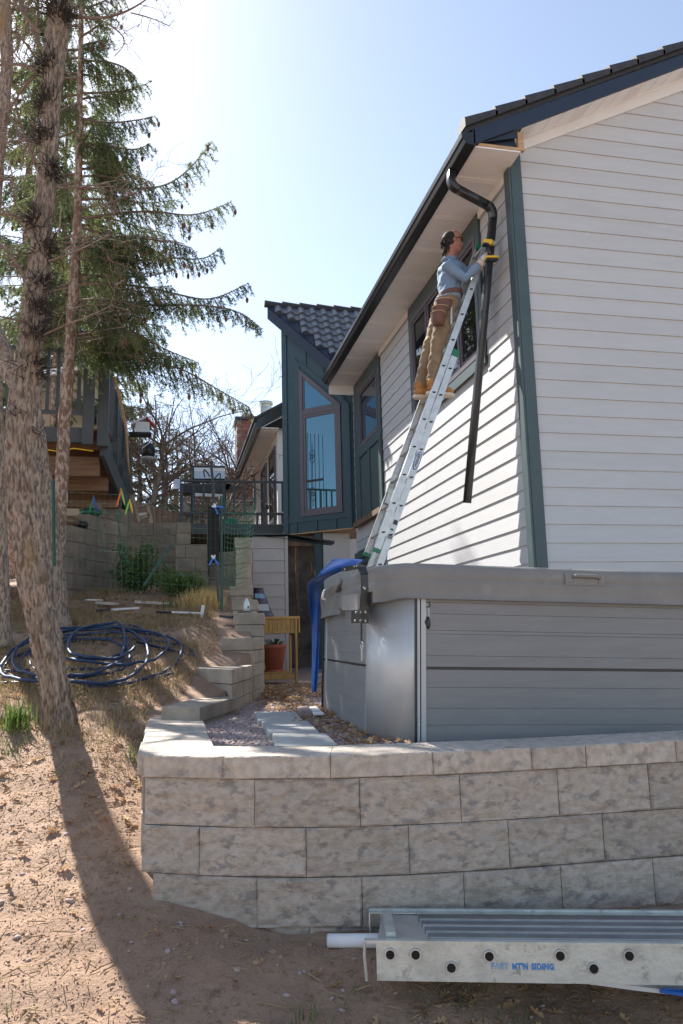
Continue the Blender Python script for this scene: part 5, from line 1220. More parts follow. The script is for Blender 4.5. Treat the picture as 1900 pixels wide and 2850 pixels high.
# --- the fir with long drooping boughs
fir = thing('fir_tree', 'slender fir with scaly bark and long drooping boughs with small cones', 'tree', onY(118, 1425, 8.8))
_, FQ, FR = trunk([(116, 1440, 32), (121, 1390, 30), (127, 1330, 29), (134, 1270, 28), (141, 1120, 28), (147, 978, 27), (155, 880, 26), (161, 810, 25), (168, 698, 24), (174, 590, 20), (179, 480, 17), (182, 300, 14), (186, 100, 11), (190, -200, 8), (192, -500, 4)], 8.8, 'trunk', BARKF, fir, n=30, step=.03, rough=.12)
def fpath(pts, Y0, Y1): n = len(pts); return [onY(u, v, Y0+(Y1-Y0)*i/(n-1)) for i, (u, v) in enumerate(pts)]
BR = [([(180, 646), (328, 658), (432, 682), (480, 694), (530, 672), (570, 650)], 8.2), ([(180, 690), (340, 702), (440, 700), (520, 706), (565, 724), (594, 750)], 7.9), ([(176, 742), (248, 742), (320, 766), (380, 806), (430, 822), (456, 834)], 8.3),
      ([(172, 810), (240, 806), (320, 826), (420, 846), (472, 878), (530, 912), (574, 936)], 8.0), ([(188, 502), (280, 488), (360, 484), (440, 500), (490, 482), (530, 464)], 8.3), ([(188, 432), (280, 434), (380, 432), (430, 396), (460, 360), (486, 326)], 8.1),
      ([(188, 596), (320, 600), (400, 590), (476, 602), (505, 570)], 8.6), ([(180, 270), (240, 285), (310, 278), (356, 268)], 8.3), ([(180, 215), (260, 212), (310, 208), (342, 190)], 8.6), ([(180, 330), (260, 335), (310, 350), (345, 330)], 8.2), ([(182, 140), (250, 140), (290, 155), (310, 175)], 8.4), ([(186, 85), (230, 60), (258, 20)], 8.9),
      ([(180, 560), (300, 545), (390, 555), (440, 570)], 7.9), ([(176, 720), (300, 740), (380, 750)], 9.2), ([(170, 780), (250, 790), (330, 800), (420, 830)], 8.9), ([(180, 370), (250, 390), (310, 400), (350, 420)], 9.0),
      ([(184, 170), (240, 180), (300, 230)], 9.2), ([(178, 460), (250, 455), (330, 470), (400, 460)], 9.1), ([(176, 630), (260, 640), (330, 690)], 9.4),
      ([(186, 20), (240, 10), (280, -30)], 8.6), ([(188, -60), (240, -50), (290, -70)], 8.9), ([(188, -150), (230, -150), (265, -180)], 8.6), ([(190, -280), (220, -290), (240, -310)], 8.8),
      ([(178, 300), (130, 320), (70, 330), (20, 350)], 9.6), ([(176, 420), (110, 430), (50, 470), (0, 480)], 9.4), ([(176, 540), (110, 560), (50, 590), (0, 620)], 9.6), ([(180, 180), (120, 180), (60, 200)], 9.6), ([(170, 660), (110, 670), (50, 720), (-10, 740)], 9.5), ([(184, 60), (120, 60), (70, 30)], 9.4), ([(168, 720), (110, 730), (50, 760), (0, 790)], 9.6), ([(170, 760), (250, 800), (300, 850), (330, 900)], 9.0), ([(172, 690), (240, 720), (290, 780)], 9.3), ([(182, 110), (230, 120), (270, 170), (300, 220)], 9.0), ([(180, 320), (230, 350), (280, 410)], 9.0), ([(176, 520), (250, 540), (330, 560), (400, 600)], 9.0), ([(180, 240), (140, 250), (90, 290)], 8.2)]
R_ = np.random.default_rng(5); tw = MB(); sh = Shoots(); cones = []
ENV = [(-60, 250), (0, 262), (90, 280), (170, 300), (270, 330), (340, 330), (420, 410), (520, 430), (600, 430), (680, 470), (760, 430), (840, 400)]
for i in range(34):
    v = R_.uniform(-60, 830); ue = np.interp(v, [q[0] for q in ENV], [q[1] for q in ENV])*R_.uniform(.62, .92); u0 = float(np.interp(v, [-200, 100, 480, 698, 978], [190, 186, 179, 168, 147])); h = R_.uniform(-30, 50)
    BR.append(([(u0, v), (u0+(ue-u0)*.35, v+h*.1-8), (u0+(ue-u0)*.7, v+h*.5), (ue, v+h+R_.uniform(-25, 25))], R_.uniform(8.0, 9.7)))
for i in range(16):
    v = R_.uniform(-40, 760); u0 = float(np.interp(v, [-200, 100, 480, 698, 978], [190, 186, 179, 168, 147])); ue = u0-R_.uniform(60, 170); h = R_.uniform(-10, 50); BR.append(([(u0, v), (u0+(ue-u0)*.5, v+h*.3), (ue, v+h)], R_.uniform(9.2, 10.2)))
for pts, Y1 in BR: fir_branch(tw, sh, cones, fpath(pts, 8.8, Y1), R_, droop=.44, dens=.027, ls=.42)
b = tw.build('boughs', TWIG, fir); b['kind'] = 'stuff'
sh.build('needles', NEED, fir, 170, .030, .0066, R_)
cm = MB(); cm.lathe((0, 0, 0), [(.004, 0), (.014, -.012), (.018, -.03), (.014, -.055), (.003, -.072)], 8); cme = cm.mesh('cone', CONE)
for p in cones[:120]:
    o = bpy.data.objects.new('cone', cme); COL.objects.link(o); o.parent = fir; o.location = Vector(p)-fir.location
# bare grey dead boughs on the fir and dead twigs under the canopy
bm2 = MB(); R_ = np.random.default_rng(8)
for rows in ([(186, 640, 6), (260, 628, 4), (330, 640, 3), (400, 620, 2)], [(184, 560, 5), (250, 545, 4), (330, 540, 3), (420, 560, 2)], [(182, 480, 5), (240, 470, 4), (300, 450, 3), (340, 428, 2)], [(180, 700, 5), (250, 700, 4), (300, 715, 2)], [(176, 770, 5), (230, 760, 3), (290, 750, 2)]): traced(rows, 8.8, 8.0, 3, .45)
b = bm2.build('dead_boughs', TWIG, fir); b['kind'] = 'stuff'

# --- generic conifers
def conifer(name, label, base, H, R0, z0, seed, cat='tree', group=None, nb=60, mtn=NEED, per=150, ln=.03, w=.006, ls=.4, dens=.06, tr=.10, droop=.3, sub=1):
    t = thing(name, label, cat, base, group); R_ = np.random.default_rng(seed); base = V(*base)
    Q = np.array([base+V(.05*math.sin(k*1.3+seed), .05*math.cos(k+seed), H*k/12) for k in range(13)]); Q, r = resample(Q, np.linspace(tr, .015, 13), .12)
    trunk3(Q, r, 'trunk', BARKF, t, 14, .10)
    tw = MB(); sh = Shoots(); cn = []
    for i in range(nb):
        f = (i+R_.uniform(0, 1))/nb; z = z0+(H-z0)*f; L = R0*(1-f)**.75*R_.uniform(.6, 1.15)+.2; a = R_.uniform(0, 2*math.pi); d = V(math.cos(a), math.sin(a), 0)
        p = base+V(0, 0, z); P = [p, p+d*L*.35+V(0, 0, .03*L), p+d*L*.7+V(0, 0, -.10*L), p+d*L+V(0, 0, -.06*L)]; fir_branch(tw, sh, cn, P, R_, droop, dens, ls, .12)
    b = tw.build('boughs', TWIG, t); b['kind'] = 'stuff'; sh.build('needles', mtn, t, per, ln, w, R_); return t
def gz(x, y): return float(zt(np.array([x]), np.array([y]))[0])
for u_, Y_f, H_, sd_, lb in ((30, 21, 19, 21, 'tall fir far behind the leaning oak at the left edge'), (120, 23, 16, 24, 'tall fir far behind the slender fir, left of its trunk'), (205, 26, 13.2, 25, 'fir far behind the slender fir, its crown filling the gap right of the trunk')):
    x_ = onY(u_, 1300, Y_f)[0]; conifer('fir_tree', lb, (x_, Y_f, gz(x_, Y_f)-.1), H_, 2.5 if sd_ != 25 else 2.0, 4.0, sd_, nb=110, per=80, ln=.08, w=.024, dens=.10, ls=.66, tr=.2)
b1 = onY(215, 1300, 17); conifer('fir_tree', 'fir standing behind the raised deck with its top rising past the slender fir', (b1[0]-.9, 17, gz(b1[0], 17)-.1), 8.6, 1.6, 2.2, 22, nb=60, per=130, ln=.045, w=.012, dens=.06, ls=.5)
# far pines and bare trees beyond the deck
k = 0
for u, Y, H, R0, sd_ in ((318, 23, 5.0, 1.5, 31), (352, 25, 6.0, 1.4, 32), (300, 27, 6.2, 1.6, 33), (405, 24, 4.6, 1.3, 34), (436, 27, 5.2, 1.3, 35), (380, 30, 6.5, 1.6, 36)):
    x = onY(u, 1200, Y)[0]; lb = ('bushy pine just right of the raised deck', 'taller dark pine behind the hanging bird feeders', 'pine with its crown half hidden by the raised deck', 'low pine left of the grill', 'pine directly behind the grill', 'farthest pine between the bird feeders and the grill')[k]
    conifer('pine_tree', lb, (x, Y, gz(x, Y)-.1), H, R0, .5, sd_, group='pines beyond the deck', nb=34, mtn=NEEDB, per=60, ln=.07, w=.016, ls=.55, dens=.12, tr=.12, droop=.12); k += 1
k = 0
for u, v0, Y, H, ln_, sd_ in ((346, 1190, 19, 5.6, .1, 41), (382, 1190, 21, 5.2, -.05, 42), (470, 1190, 20, 4.6, .25, 43), (505, 1190, 22, 5.0, .2, 44), (535, 1190, 23, 5.2, .0, 45), (440, 1190, 25, 6.0, .05, 46)):
    x = onY(u, v0, Y)[0]; R_ = np.random.default_rng(sd_); lb = ('bare tree with a thick trunk behind the bird feeders', 'slim bare tree right of the bird feeders', 'bare tree leaning right behind the grill', 'bare tree with spreading crown left of the brick chimney', 'bare tree against the brick chimney', 'tall bare tree farthest behind the grill')[k]
    t = thing('bare_tree', lb, 'tree', (x, Y, gz(x, Y)-.1), 'leafless trees beyond the deck'); b = V(x, Y, gz(x, Y)-.1)
    Q = np.array([b+V(ln_*q*q*.12+.06*math.sin(q*2), .04*math.cos(q*1.7), H*.62*q/5) for q in range(6)]); Q, r = resample(Q, np.linspace(.11, .05, 6), .1); trunk3(Q, r, 'trunk', BARK, t, 12, .08)
    m = MB()
    for q in range(14):
        i = int(len(Q)*R_.uniform(.35, .99)); a = R_.uniform(0, 2*math.pi); grow(m, Q[i], V(math.cos(a), math.sin(a), R_.uniform(.3, 1.3)), H*R_.uniform(.28, .45), .03, 3, R_, .55, .12, 6, .16, (2, 5), .004)
    b_ = m.build('branches', TWIG, t); b_['kind'] = 'stuff'; k += 1
# ================================================================== RAISED DECK AT THE LEFT
DECKP = mat('dark_deck_paint', (.05, .06, .065), .55, col2=(.06, .07, .075), scale=4, bump=.15, bscale=40)
OLDT = mat('weathered_timber', (.20, .115, .065), .8, col2=(.13, .075, .045), scale=6, stretch=(.4, 4, 6), bump=.3)
deck = thing('raised_deck', 'dark painted raised deck with railing and bare timber beams at the left', 'deck', onY(205, 1020, 9.4))
DY = 9.4
def bxy(m, u0, v0, u1, v1, y, th):
    a, b = onY(u0, v0, y), onY(u1, v1, y); x0, x1 = sorted((a[0], b[0])); z0, z1 = sorted((a[2], b[2])); m.box((x0, y, z0), (x1, y+th, z1)); return (x0, x1, z0, z1)
m = MB(); x0, x1, z0, z1 = bxy(m, -60, 974, 190, 1016, DY, .05); m.build('rim_joist', DECKP, deck)
zd = z1+.03
xe = onY(246, 900, DY)[0]
m = MB(); bxy(m, 194, 799, 213, 1020, DY-.09, .088); m.build('post', DECKP, deck); m = MB(); bxy(m, 191, 793, 216, 799, DY-.11, .13); m.build('post_cap', DECKP, deck)
m = MB(); bxy(m, 228, 806, 247, 1024, DY-.03, .09); m.build('post', DECKP, deck); m = MB(); bxy(m, 225, 801, 250, 806, DY-.05, .13); m.build('post_cap', DECKP, deck)
zr = onY(205, 806, DY)[2]
m = MB(); m.box((-4.2, DY-.045, zr-.045), (onY(193, 900, DY)[0], DY-.005, zr)); m.build('top_rail', DECKP, deck)
zb = onY(150, 954, DY)[2]; m = MB(); m.box((-4.2, DY-.04, zb), (onY(193, 900, DY)[0], DY-.005, zb+.05)); m.build('bottom_rail', DECKP, deck)
for u in (-30, -5, 20, 45, 62, 86, 110, 134, 158, 182):
    p = onY(u, 900, DY)[0]; m = MB(); m.box((p-.02, DY-.044, zb+.051), (p+.02, DY-.008, zr-.046)); m.build('baluster', DECKP, deck)
# side railing running away
ys_ = np.arange(9.75, 14.2, .135)
m = MB(); m.box((xe-.05, DY+.07, zr-.05), (xe-.01, 14.3, zr-.005)); m.build('top_rail', DECKP, deck); m = MB(); m.box((xe-.05, DY+.07, zb), (xe-.015, 14.3, zb+.05)); m.build('bottom_rail', DECKP, deck)
for y in ys_:
    m = MB(); m.box((xe-.046, y, zb+.051), (xe-.012, y+.035, zr-.051)); m.build('baluster', DECKP, deck)
for y in (10.9, 12.5, 14.2):
    m = MB(); m.box((xe-.07, y, zd-.55), (xe+.03, y+.1, zr+.03)); m.build('post', DECKP, deck)
m = MB(); m.box((xe-.04, DY+.06, z0-.02), (xe-.0, 14.3, z1)); m.build('rim_joist', DECKP, deck)
m = MB(); m.box((-4.2, DY+.055, z1-.02), (xe-.041, 14.3, z1+.01)); m.build('deck_floor', OLDT, deck)
for y, u0, u1, v0, v1 in ((9.75, 90, 228, 1046, 1094), (10.15, 100, 247, 1094, 1128), (10.6, 110, 272, 1146, 1166)):
    m = MB(); bxy(m, u0, v0, u1, v1, y, .12); bev(m.build('beam', OLDT, deck), .006)
for y in np.arange(9.7, 14, .42):
    m = MB(); m.box((-3.6, y, z0-.01), (xe-.05, y+.04, z1-.022)); m.build('joist', OLDT, deck)
p0 = onY(240, 1030, 9.5)
for y0_, v0, y1_, v1 in ((9.5, 1022, 10.6, 1166),):
    m = MB(); a = onY(235, 1024, 9.5); b = onY(290, 1160, 11.4); m.bar(a, b, .05, .26); m.build('stair_stringer', DECKP, deck)
for u, va, vb, y in ((262, 1000, 1094, 10.6), (274, 1050, 1150, 11.3), (290, 1048, 1180, 12.4)):
    m = MB(); bxy(m, u-8, va, u+8, vb, y, .09); m.build('post', DECKP, deck)
m = MB(); m.tube([onY(100, 1032, 9.38), onY(128, 1036, 9.37), onY(170, 1030, 9.37), onY(214, 1036, 9.38)], .008, 6); ex = m.build('cord', YEL, smooth=True); tag(ex, 'yellow extension cord tucked under the edge of the raised deck', 'cord')  # yellow extension cord
m = MB(); m.tube([onY(262, 866, 10.2), onY(272, 900, 10.4), onY(283, 950, 10.6), onY(290, 985, 10.7), onY(294, 1060, 10.8), onY(298, 1090, 10.9)], [.02, .022, .02, .02, .014, .01], 6); st_ = m.build('driftwood_branch', RAW, smooth=True); tag(st_, 'pale crooked branch fixed along the side railing of the raised deck', 'branch')
# tan house behind the deck
TAN = mat('tan_stucco', (.42, .33, .22), .9, col2=(.38, .3, .2), scale=3)
nh = thing('tan_house', 'tan house wall seen through the railing of the raised deck', 'house', onY(150, 960, 17))
m = MB(); a = onY(60, 1010, 17); b = onY(222, 1010, 17); m.prism([(a[0], 17, 2.4), (b[0], 17, 2.4), (b[0], 17, onY(222, 848, 17)[2]), (onY(88, 862, 17)[0], 17, onY(88, 872, 17)[2]), (a[0], 17, onY(88, 880, 17)[2])], (0, 4, 0)); m.build('wall', TAN, nh)
m = MB(); a, b = onY(70, 866, 16.9), onY(226, 838, 16.9); m.bar(a, b, .2, .12); m.build('eave', SOFF, nh)
m = MB(); bxy(m, 200, 930, 221, 975, 16.93, .06); m.build('window', PANE, nh)
# white shed wall at far left with wire mesh in front
ws = MB(); bxy(ws, -80, 1028, 24, 1176, 9.9, .3); ws = ws.build('white_panel', WHITEP); tag(ws, 'white wall panel under the left end of the raised deck', 'panel')

OLDB2 = mat('shaded_old_block', (.27, .225, .18), .92, col2=(.19, .16, .13), scale=5, bump=.5, bscale=70, rand=.12)  # weathered block darkened, the deep shade put into its colour
# ================================================================== BLOCK WALLS AT THE BACK
bw_ = thing('terrace_wall', 'grey block retaining wall under the raised deck', 'wall', onY(200, 1340, 10))
A_ = onY(128, 1300, 9.7); B_ = onY(300, 1300, 11.3); hh = .20; zbt = 1.72
tops = 6
for r_ in range(7):
    za = zbt+r_*hh; s0 = (.0, .0, .0, .0, .06, .36, .52)[r_]; n = 4
    off = .5 if r_ % 2 else 0; cuts = sorted({s0, 1.0, *[min(1, max(s0, (q+off)/n)) for q in range(n+1)]})
    for a, b in zip(cuts[:-1], cuts[1:]):
        if b-a < .03: continue
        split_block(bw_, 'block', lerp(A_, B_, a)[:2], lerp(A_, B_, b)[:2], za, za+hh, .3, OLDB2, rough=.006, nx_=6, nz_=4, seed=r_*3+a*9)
# return to the right and lower terrace
mw = thing('terrace_wall', 'grey block wall with a stepped pillar in front of the middle deck', 'wall', onY(400, 1340, 11.5))
C0 = onY(296, 1300, 11.9); C1 = onY(404, 1300, 11.9)
for r_ in range(8):
    za = 1.45+r_*.2
    if za > onY(350, 1222, 11.9)[2]: break
    cuts = [0, .5, 1] if r_ % 2 else [0, .27, .77, 1]
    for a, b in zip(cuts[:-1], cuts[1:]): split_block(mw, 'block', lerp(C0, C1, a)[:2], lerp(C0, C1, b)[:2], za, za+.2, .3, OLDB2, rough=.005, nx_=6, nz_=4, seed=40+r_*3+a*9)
D0 = onY(402, 1300, 11.2); D1 = onY(478, 1300, 11.2); zt1 = onY(440, 1250, 11.2)[2]
for r_ in range(8):
    za = zt1-.2*(r_+1)
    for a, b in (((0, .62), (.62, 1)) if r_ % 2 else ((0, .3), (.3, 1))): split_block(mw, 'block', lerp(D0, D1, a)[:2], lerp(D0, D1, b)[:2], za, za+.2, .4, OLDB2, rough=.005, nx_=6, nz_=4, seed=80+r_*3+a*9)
for r_ in range(2):
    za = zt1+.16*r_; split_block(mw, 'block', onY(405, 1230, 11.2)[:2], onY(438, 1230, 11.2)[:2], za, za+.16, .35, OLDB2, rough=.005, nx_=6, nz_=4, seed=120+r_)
# long low wall joining pillar to the stepped wall
E0 = onY(478, 1300, 11.3); E1 = onY(560, 1300, 11.0); zt2 = onY(520, 1268, 11.2)[2]
for r_ in range(5):
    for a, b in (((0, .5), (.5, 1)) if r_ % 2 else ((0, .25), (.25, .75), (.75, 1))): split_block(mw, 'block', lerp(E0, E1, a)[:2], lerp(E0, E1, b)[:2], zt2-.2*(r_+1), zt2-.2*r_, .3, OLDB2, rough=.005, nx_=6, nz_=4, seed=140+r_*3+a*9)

# ================================================================== MIDDLE DECK, GRILL, CHAIR
c7 = lambda x, y: ((400+x/3.92)/K, (1050+y/3.92)/K); c8 = lambda x, y: ((380+x/3.92)/K, (1380+y/3.92)/K)
c3_ = lambda x, y: (x*.4*1.0, 1072.7+y*.4)
md = thing('middle_deck', 'dark railed deck joining the angled bay behind the grey pillar', 'deck', onY(530, 1210, 15.5)); MY = 15.5
def strip(c, x0, y0, x1, y1, y, th, nm, mt, par):
    a, b = onY(*c(x0, y0), y), onY(*c(x1, y1), y); lo = np.minimum(a, b); hi = np.maximum(a, b); m = MB(); m.box((lo[0], y, lo[2]), (hi[0], y+th, hi[2])); return m.build(nm, mt, par)
strip(c7, 395, 1112, 1530, 1155, MY, .06, 'top_rail', DECKP, md); strip(c7, 395, 1466, 1530, 1502, MY, .06, 'bottom_rail', DECKP, md)
strip(c7, 393, 1156, 428, 1640, MY-.01, .09, 'post', DECKP, md)
for x in (545, 652, 762, 872, 983, 1096, 1210, 1318, 1428, 1512): strip(c7, x-12, 1156, x+12, 1465, MY+.01, .04, 'baluster', DECKP, md)
for x in (1240, 1318, 1428, 1512): strip(c7, x-12, 1503, x+12, 1600, MY+.01, .04, 'baluster', DECKP, md)
a, b = onY(296, 1202, MY), onY(655, 1228, MY); m = MB(); m.box((a[0], MY-.02, b[2]), (2.2, MY+.03, a[2])); m.build('rim_joist', DECKP, md)
m = MB(); m.box((a[0], MY+.031, b[2]+.1), (2.25, 21, a[2]-.01)); m.build('deck_floor', OLDT, md)
strip(c7, 905, 1338, 1420, 1350, 19.5, .04, 'far_rail', WHITEP, md)
gr = thing('gas_grill', 'dark gas grill with silver lid panel and side shelves on the middle deck', 'grill', onY(530, 1200, 16.0)); GY_ = 16.0
def gp(x, y, yy=GY_): return onY(*c7(x, y), yy)
m = MB(); a, b, c, d = gp(525, 1112), gp(893, 1112), gp(893, 962), gp(525, 962); m.prism([a, b, c, d], (0, .45, 0)); gl = bev(m.build('lid', BLACKM, gr), .03, 3)
STEEL = mat('brushed_steel', (.30, .33, .38), .35, .9)
m = MB(); m.prism([gp(550, 1105, GY_-.012), gp(885, 1105, GY_-.012), gp(885, 1030, GY_-.012), gp(550, 1030, GY_-.012)], (0, .01, 0)); m.build('lid_panel', STEEL, gr)
m = MB(); m.prism([gp(550, 1028, GY_-.016), gp(885, 1028, GY_-.016), gp(885, 990, GY_-.016), gp(550, 985, GY_-.016)], (0, .014, 0)); m.build('lid_band', WHITEP, gr)
m = MB(); m.prism([gp(300, 1215, GY_-.1), gp(395, 1215, GY_-.1), gp(395, 1120, GY_+.3), gp(335, 1120, GY_+.3)], (0, .05, .03)); m.build('side_shelf', STEEL, gr)
m = MB(); m.prism([gp(893, 1230), gp(1050, 1215), gp(1050, 1195), gp(893, 1160)], (0, .4, 0)); m.build('side_shelf', BLACKM, gr)
m = MB(); m.prism([gp(430, 1255), gp(900, 1255), gp(960, 1160), gp(400, 1160)], (0, .4, 0)); m.build('firebox', BLACKM, gr)
m = MB(); m.prism([gp(560, 1295), gp(860, 1305), gp(860, 1275), gp(560, 1262)], (0, .03, 0)); m.build('drip_tray', WHITEP, gr)
for x in (510, 870): m = MB(); m.prism([gp(x, 1640), gp(x+30, 1640), gp(x+30, 1256), gp(x, 1256)], (0, .05, 0)); m.build('leg', BLACKM, gr)
m = MB(); m.lathe(gp(960, 1590, 15.9), [(.05, -.25), (.14, -.18), (.14, .05), (.05, .12)], 14); tk = m.build('propane_tank', GREENP, smooth=True); tag(tk, 'green gas tank below the grill behind the wire mesh', 'gas tank')
chr_ = thing('patio_chair', 'grey wooden patio chair with pale seat beside the raised deck', 'chair', onY(320, 1195, 13.2)); HY_ = 13.2
def hp_(x, y, yy=HY_): return onY(*c8(x, y), yy)
m = MB(); m.bar(hp_(-20, 140), hp_(165, 78), .09, .03); m.build('arm', OLDB, chr_); m = MB(); m.bar(hp_(122, 100), hp_(162, 300), .05, .06); m.build('leg', OLDB, chr_)
m = MB(); m.prism([hp_(0, 235), hp_(125, 190), hp_(120, 180), hp_(0, 190)], (0, .45, 0)); m.build('seat', WHITEP, chr_); m = MB(); m.bar(hp_(-40, -10), hp_(30, 290), .08, .04); m.build('backrest', OLDB, chr_); m = MB(); m.bar(hp_(10, 258), hp_(140, 210), .05, .05); m.build('stretcher', OLDB, chr_)
FENCE = mat('brown_fence_board', (.23, .15, .10), .85, col2=(.17, .11, .075), scale=5, stretch=(4, 4, .4), bump=.2)
fn = thing('wooden_fence', 'brown board fence sloping down behind the patio chair', 'fence', onY(360, 1190, 17.5))
for i in range(20):
    a = onY(300+6.2*i, 1148+1.9*i, 17.5); m = MB(); m.box((a[0], 17.5+.01*(i % 2), 2.6), (a[0]+.085, 17.53+.01*(i % 2), a[2])); m.build('board', FENCE, fn)

# ================================================================== WIRE FENCE, POSTS AND CLAMPS
GRN = mat('green_painted_steel', (.012, .10, .065), .45, col2=(.01, .07, .05), scale=20)
WIRE = mat('green_coated_wire', (.03, .20, .12), .4, spec=.6)
wf = thing('wire_fence', 'green wire mesh garden fence curling away from its steel post', 'fence', onY(510, 1400, 8.0))
def tpost(u0, v0, u1, v1, y, lab=None):
    a, b = onY(u0, v0, y), onY(u1, v1, y); m = MB(); m.bar(a, b, .008, .038, up=(0, 1, 0)); m.bar(a+V(0, .005, 0), b+V(0, .005, 0), .03, .007, up=(0, 1, 0)); return m.build('post', GRN, wf)
tpost(509, 1404, 508, 1139, 8.0); tpost(124, 1300, 122, 1104, 7.6); tpost(330, 1345, 395, 1250, 9.0)
m = MB()
def wgrid(f, nu, nv, r=.0018):
    for i in range(nu+1): m.tube([f(i/nu, t) for t in np.linspace(0, 1, 13)], r, 3, cap=False)
    for j in range(nv+1): m.tube([f(t, j/nv) for t in np.linspace(0, 1, 13)], r*1.25, 3, cap=False)
def left_panel(a, b):
    u = 126+(508-126)*a; y = 7.62+.36*a+.12*math.sin(a*5); v = lerp((1128,), (1150,), a)[0]+(lerp((1345,), (1372,), a)[0]-lerp((1128,), (1150,), a)[0])*b; return onY(u, v, y)
wgrid(left_panel, 30, 10, .0007)
def right_panel(a, b):
    c_l = (965-10*b, 60+940*b); c_r = (1310-140*b**1.3, 20+970*b); x = c_l[0]+(c_r[0]-c_l[0])*a; y = c_l[1]+(c_r[1]-c_l[1])*a+45*math.sin(a*3.1)*(1-b*.4); return onY(*c8(x, y), 8.0+.75*math.sin(a*2.4)+.06*math.sin(b*9))
wgrid(right_panel, 9, 17, .0022)
def curl(a, b):
    x = 1180-170*b+120*a; y = 90+760*b+40*math.sin(a*3); return onY(*c8(x, y), 8.75+.25*a)
wgrid(curl, 5, 13, .0018)
wo = m.build('wire_mesh', WIRE, wf); wo['kind'] = 'stuff'
bt = MB(); a, b = onY(489, 1292, 7.92), onY(489, 1162, 7.92); bt.bar(a, b, .12, .10, up=(0, 1, 0)); bt = bev(bt.build('black_tube', DARK), .012, 2); tag(bt, 'tall black square tube clamped upright to the wire fence', 'tube')
m = MB(); m.tube([onY(*c8(862, 742), 7.9), onY(*c8(880, 900), 7.9), onY(*c8(895, 1150), 7.9)], .013, 8); ro = m.build('iron_rod', BLACKM); tag(ro, 'thin dark rod standing beside the green fence post', 'rod')
hk = thing('hanging_hook', 'black double hook pole rising in front of the grill', 'garden hook', onY(*c8(840, 130), 8.2))
m = MB(); m.tube([onY(*c8(838, 130), 8.2), onY(*c7(750, 1100), 8.2), onY(*c7(735, 960), 8.2), onY(*c7(745, 915), 8.2)], [.016, .014, .014, .02], 8); m.build('pole', BLACKM, hk)
for s in (-1, 1):
    m = MB(); m.tube([onY(*c7(740+s*(4+92*math.sin(t*1.6)*(.9 if s < 0 else 1)), 1110-(100*math.sin(t*2.2)) + (40 if s > 0 else 0)), 8.2) for t in np.linspace(.1, 1.35, 9)], .008, 6); m.build('hook', BLACKM, hk)
def clamp(label, x, y, rot, yy):
    p = onY(*c8(x, y), yy); t = thing('spring_clamp', label, 'clamp', p, 'blue spring clamps'); ca, sa = math.cos(rot), math.sin(rot)
    def q(a, b, c=0): return p+V(a*ca-b*sa, c, a*sa+b*ca)
    for s in (-1, 1):
        m = MB(); m.bar(q(s*.004, .012), q(s*.046, -.062), .020, .020, up=(0, 1, 0)); bev(m.build('jaw_handle', BLUECL, t), .004); m = MB(); m.bar(q(s*.006, .012), q(s*.016, .040), .018, .016, up=(0, 1, 0)); m.build('jaw', ALU, t)
    m = MB(); m.lathe(q(0, .012, -.013), [(.012, 0), (.012, .026)], 10, ax=(0, 1, 0)); m.build('spring', ALU, t)
clamp('upper blue clamp at the top of the black tube', 865, 125, .9, 7.86); clamp('lower blue clamp at the foot of the black tube', 838, 690, .05, 7.86)

# ================================================================== SHED UNDER THE DECK, BAG, BOTTLE, PLANTER
shd = thing('garden_shed', 'pale grey panelled shed wall under the middle deck', 'shed', onY(*c5_(745, 750), 12.0)); SY = 12.0
SHEDC = mat('shed_siding_paint', (.40, .38, .38), .7, col2=(.36, .345, .345), scale=4, bump=.1)
a = onY(*c5_(622, 215), SY); b = onY(*c5_(862, 760), SY); zb_ = b[2]-.9; n = 12; za_ = onY(*c5_(740, 222), SY)[2]
hgt = .19; z = za_
while z > zb_:
    m = MB(); m.hexa([(a[0], SY-.014, z-hgt), (b[0]-.05, SY-.014, z-hgt), (b[0]-.05, SY+.05, z-hgt), (a[0], SY+.05, z-hgt), (a[0], SY-.002, z-.003), (b[0]-.05, SY-.002, z-.003), (b[0]-.05, SY+.05, z-.003), (a[0], SY+.05, z-.003)]); m.build('siding_plank', SHEDC, shd); z -= hgt
m = MB(); m.box((b[0]-.048, SY-.02, zb_), (b[0]+.0, SY+.6, za_)); m.build('corner_board', SHEDC, shd)
m = MB(); m.prism([onY(*c5_(612, 212), SY-.06), onY(*c5_(875, 235), SY-.06), onY(*c5_(1165, 268), SY+1.3), onY(*c5_(1165, 250), SY+1.3), onY(*c5_(875, 208), SY-.06), onY(*c5_(612, 188), SY-.06)], (0, .3, 0)); m.build('roof_edge', DECKP, shd)
bag = MB(); q = [onY(*c5_(x, y), 10.6) for x, y in ((632, 690), (770, 750), (770, 760), (632, 760), (628, 570), (690, 560))]
def bagp(x, y, d): return onY(*c5_(x, y), 10.6+d)
rows_ = []
prof = [(628, 690, 560), (628, 705, 600), (630, 722, 640), (630, 740, 690), (632, 768, 745), (632, 772, 770)]
vs = []; n = 14
for x0, x1, y in prof:
    for k in range(n):
        t = 2*math.pi*k/n; vs.append(bagp((x0+x1)/2+(x1-x0)/2*math.cos(t)*(1+.04*math.sin(3*t+y)), y, .12*math.sin(t)))
bag.add(vs, [(i*n+j, i*n+(j+1) % n, (i+1)*n+(j+1) % n, (i+1)*n+j) for i in range(len(prof)-1) for j in range(n)]+[tuple(range(n)), tuple(len(vs)-n+j for j in range(n))[::-1]])
BAGM = mat('purple_bag_plastic', (.045, .04, .08), .4, col2=(.07, .065, .11), scale=18, bump=.3, bscale=30)
bag = bag.build('soil_bag', BAGM, smooth=True); tag(bag, 'dark purple soil bag with a grey label propped by the shed wall', 'soil bag')
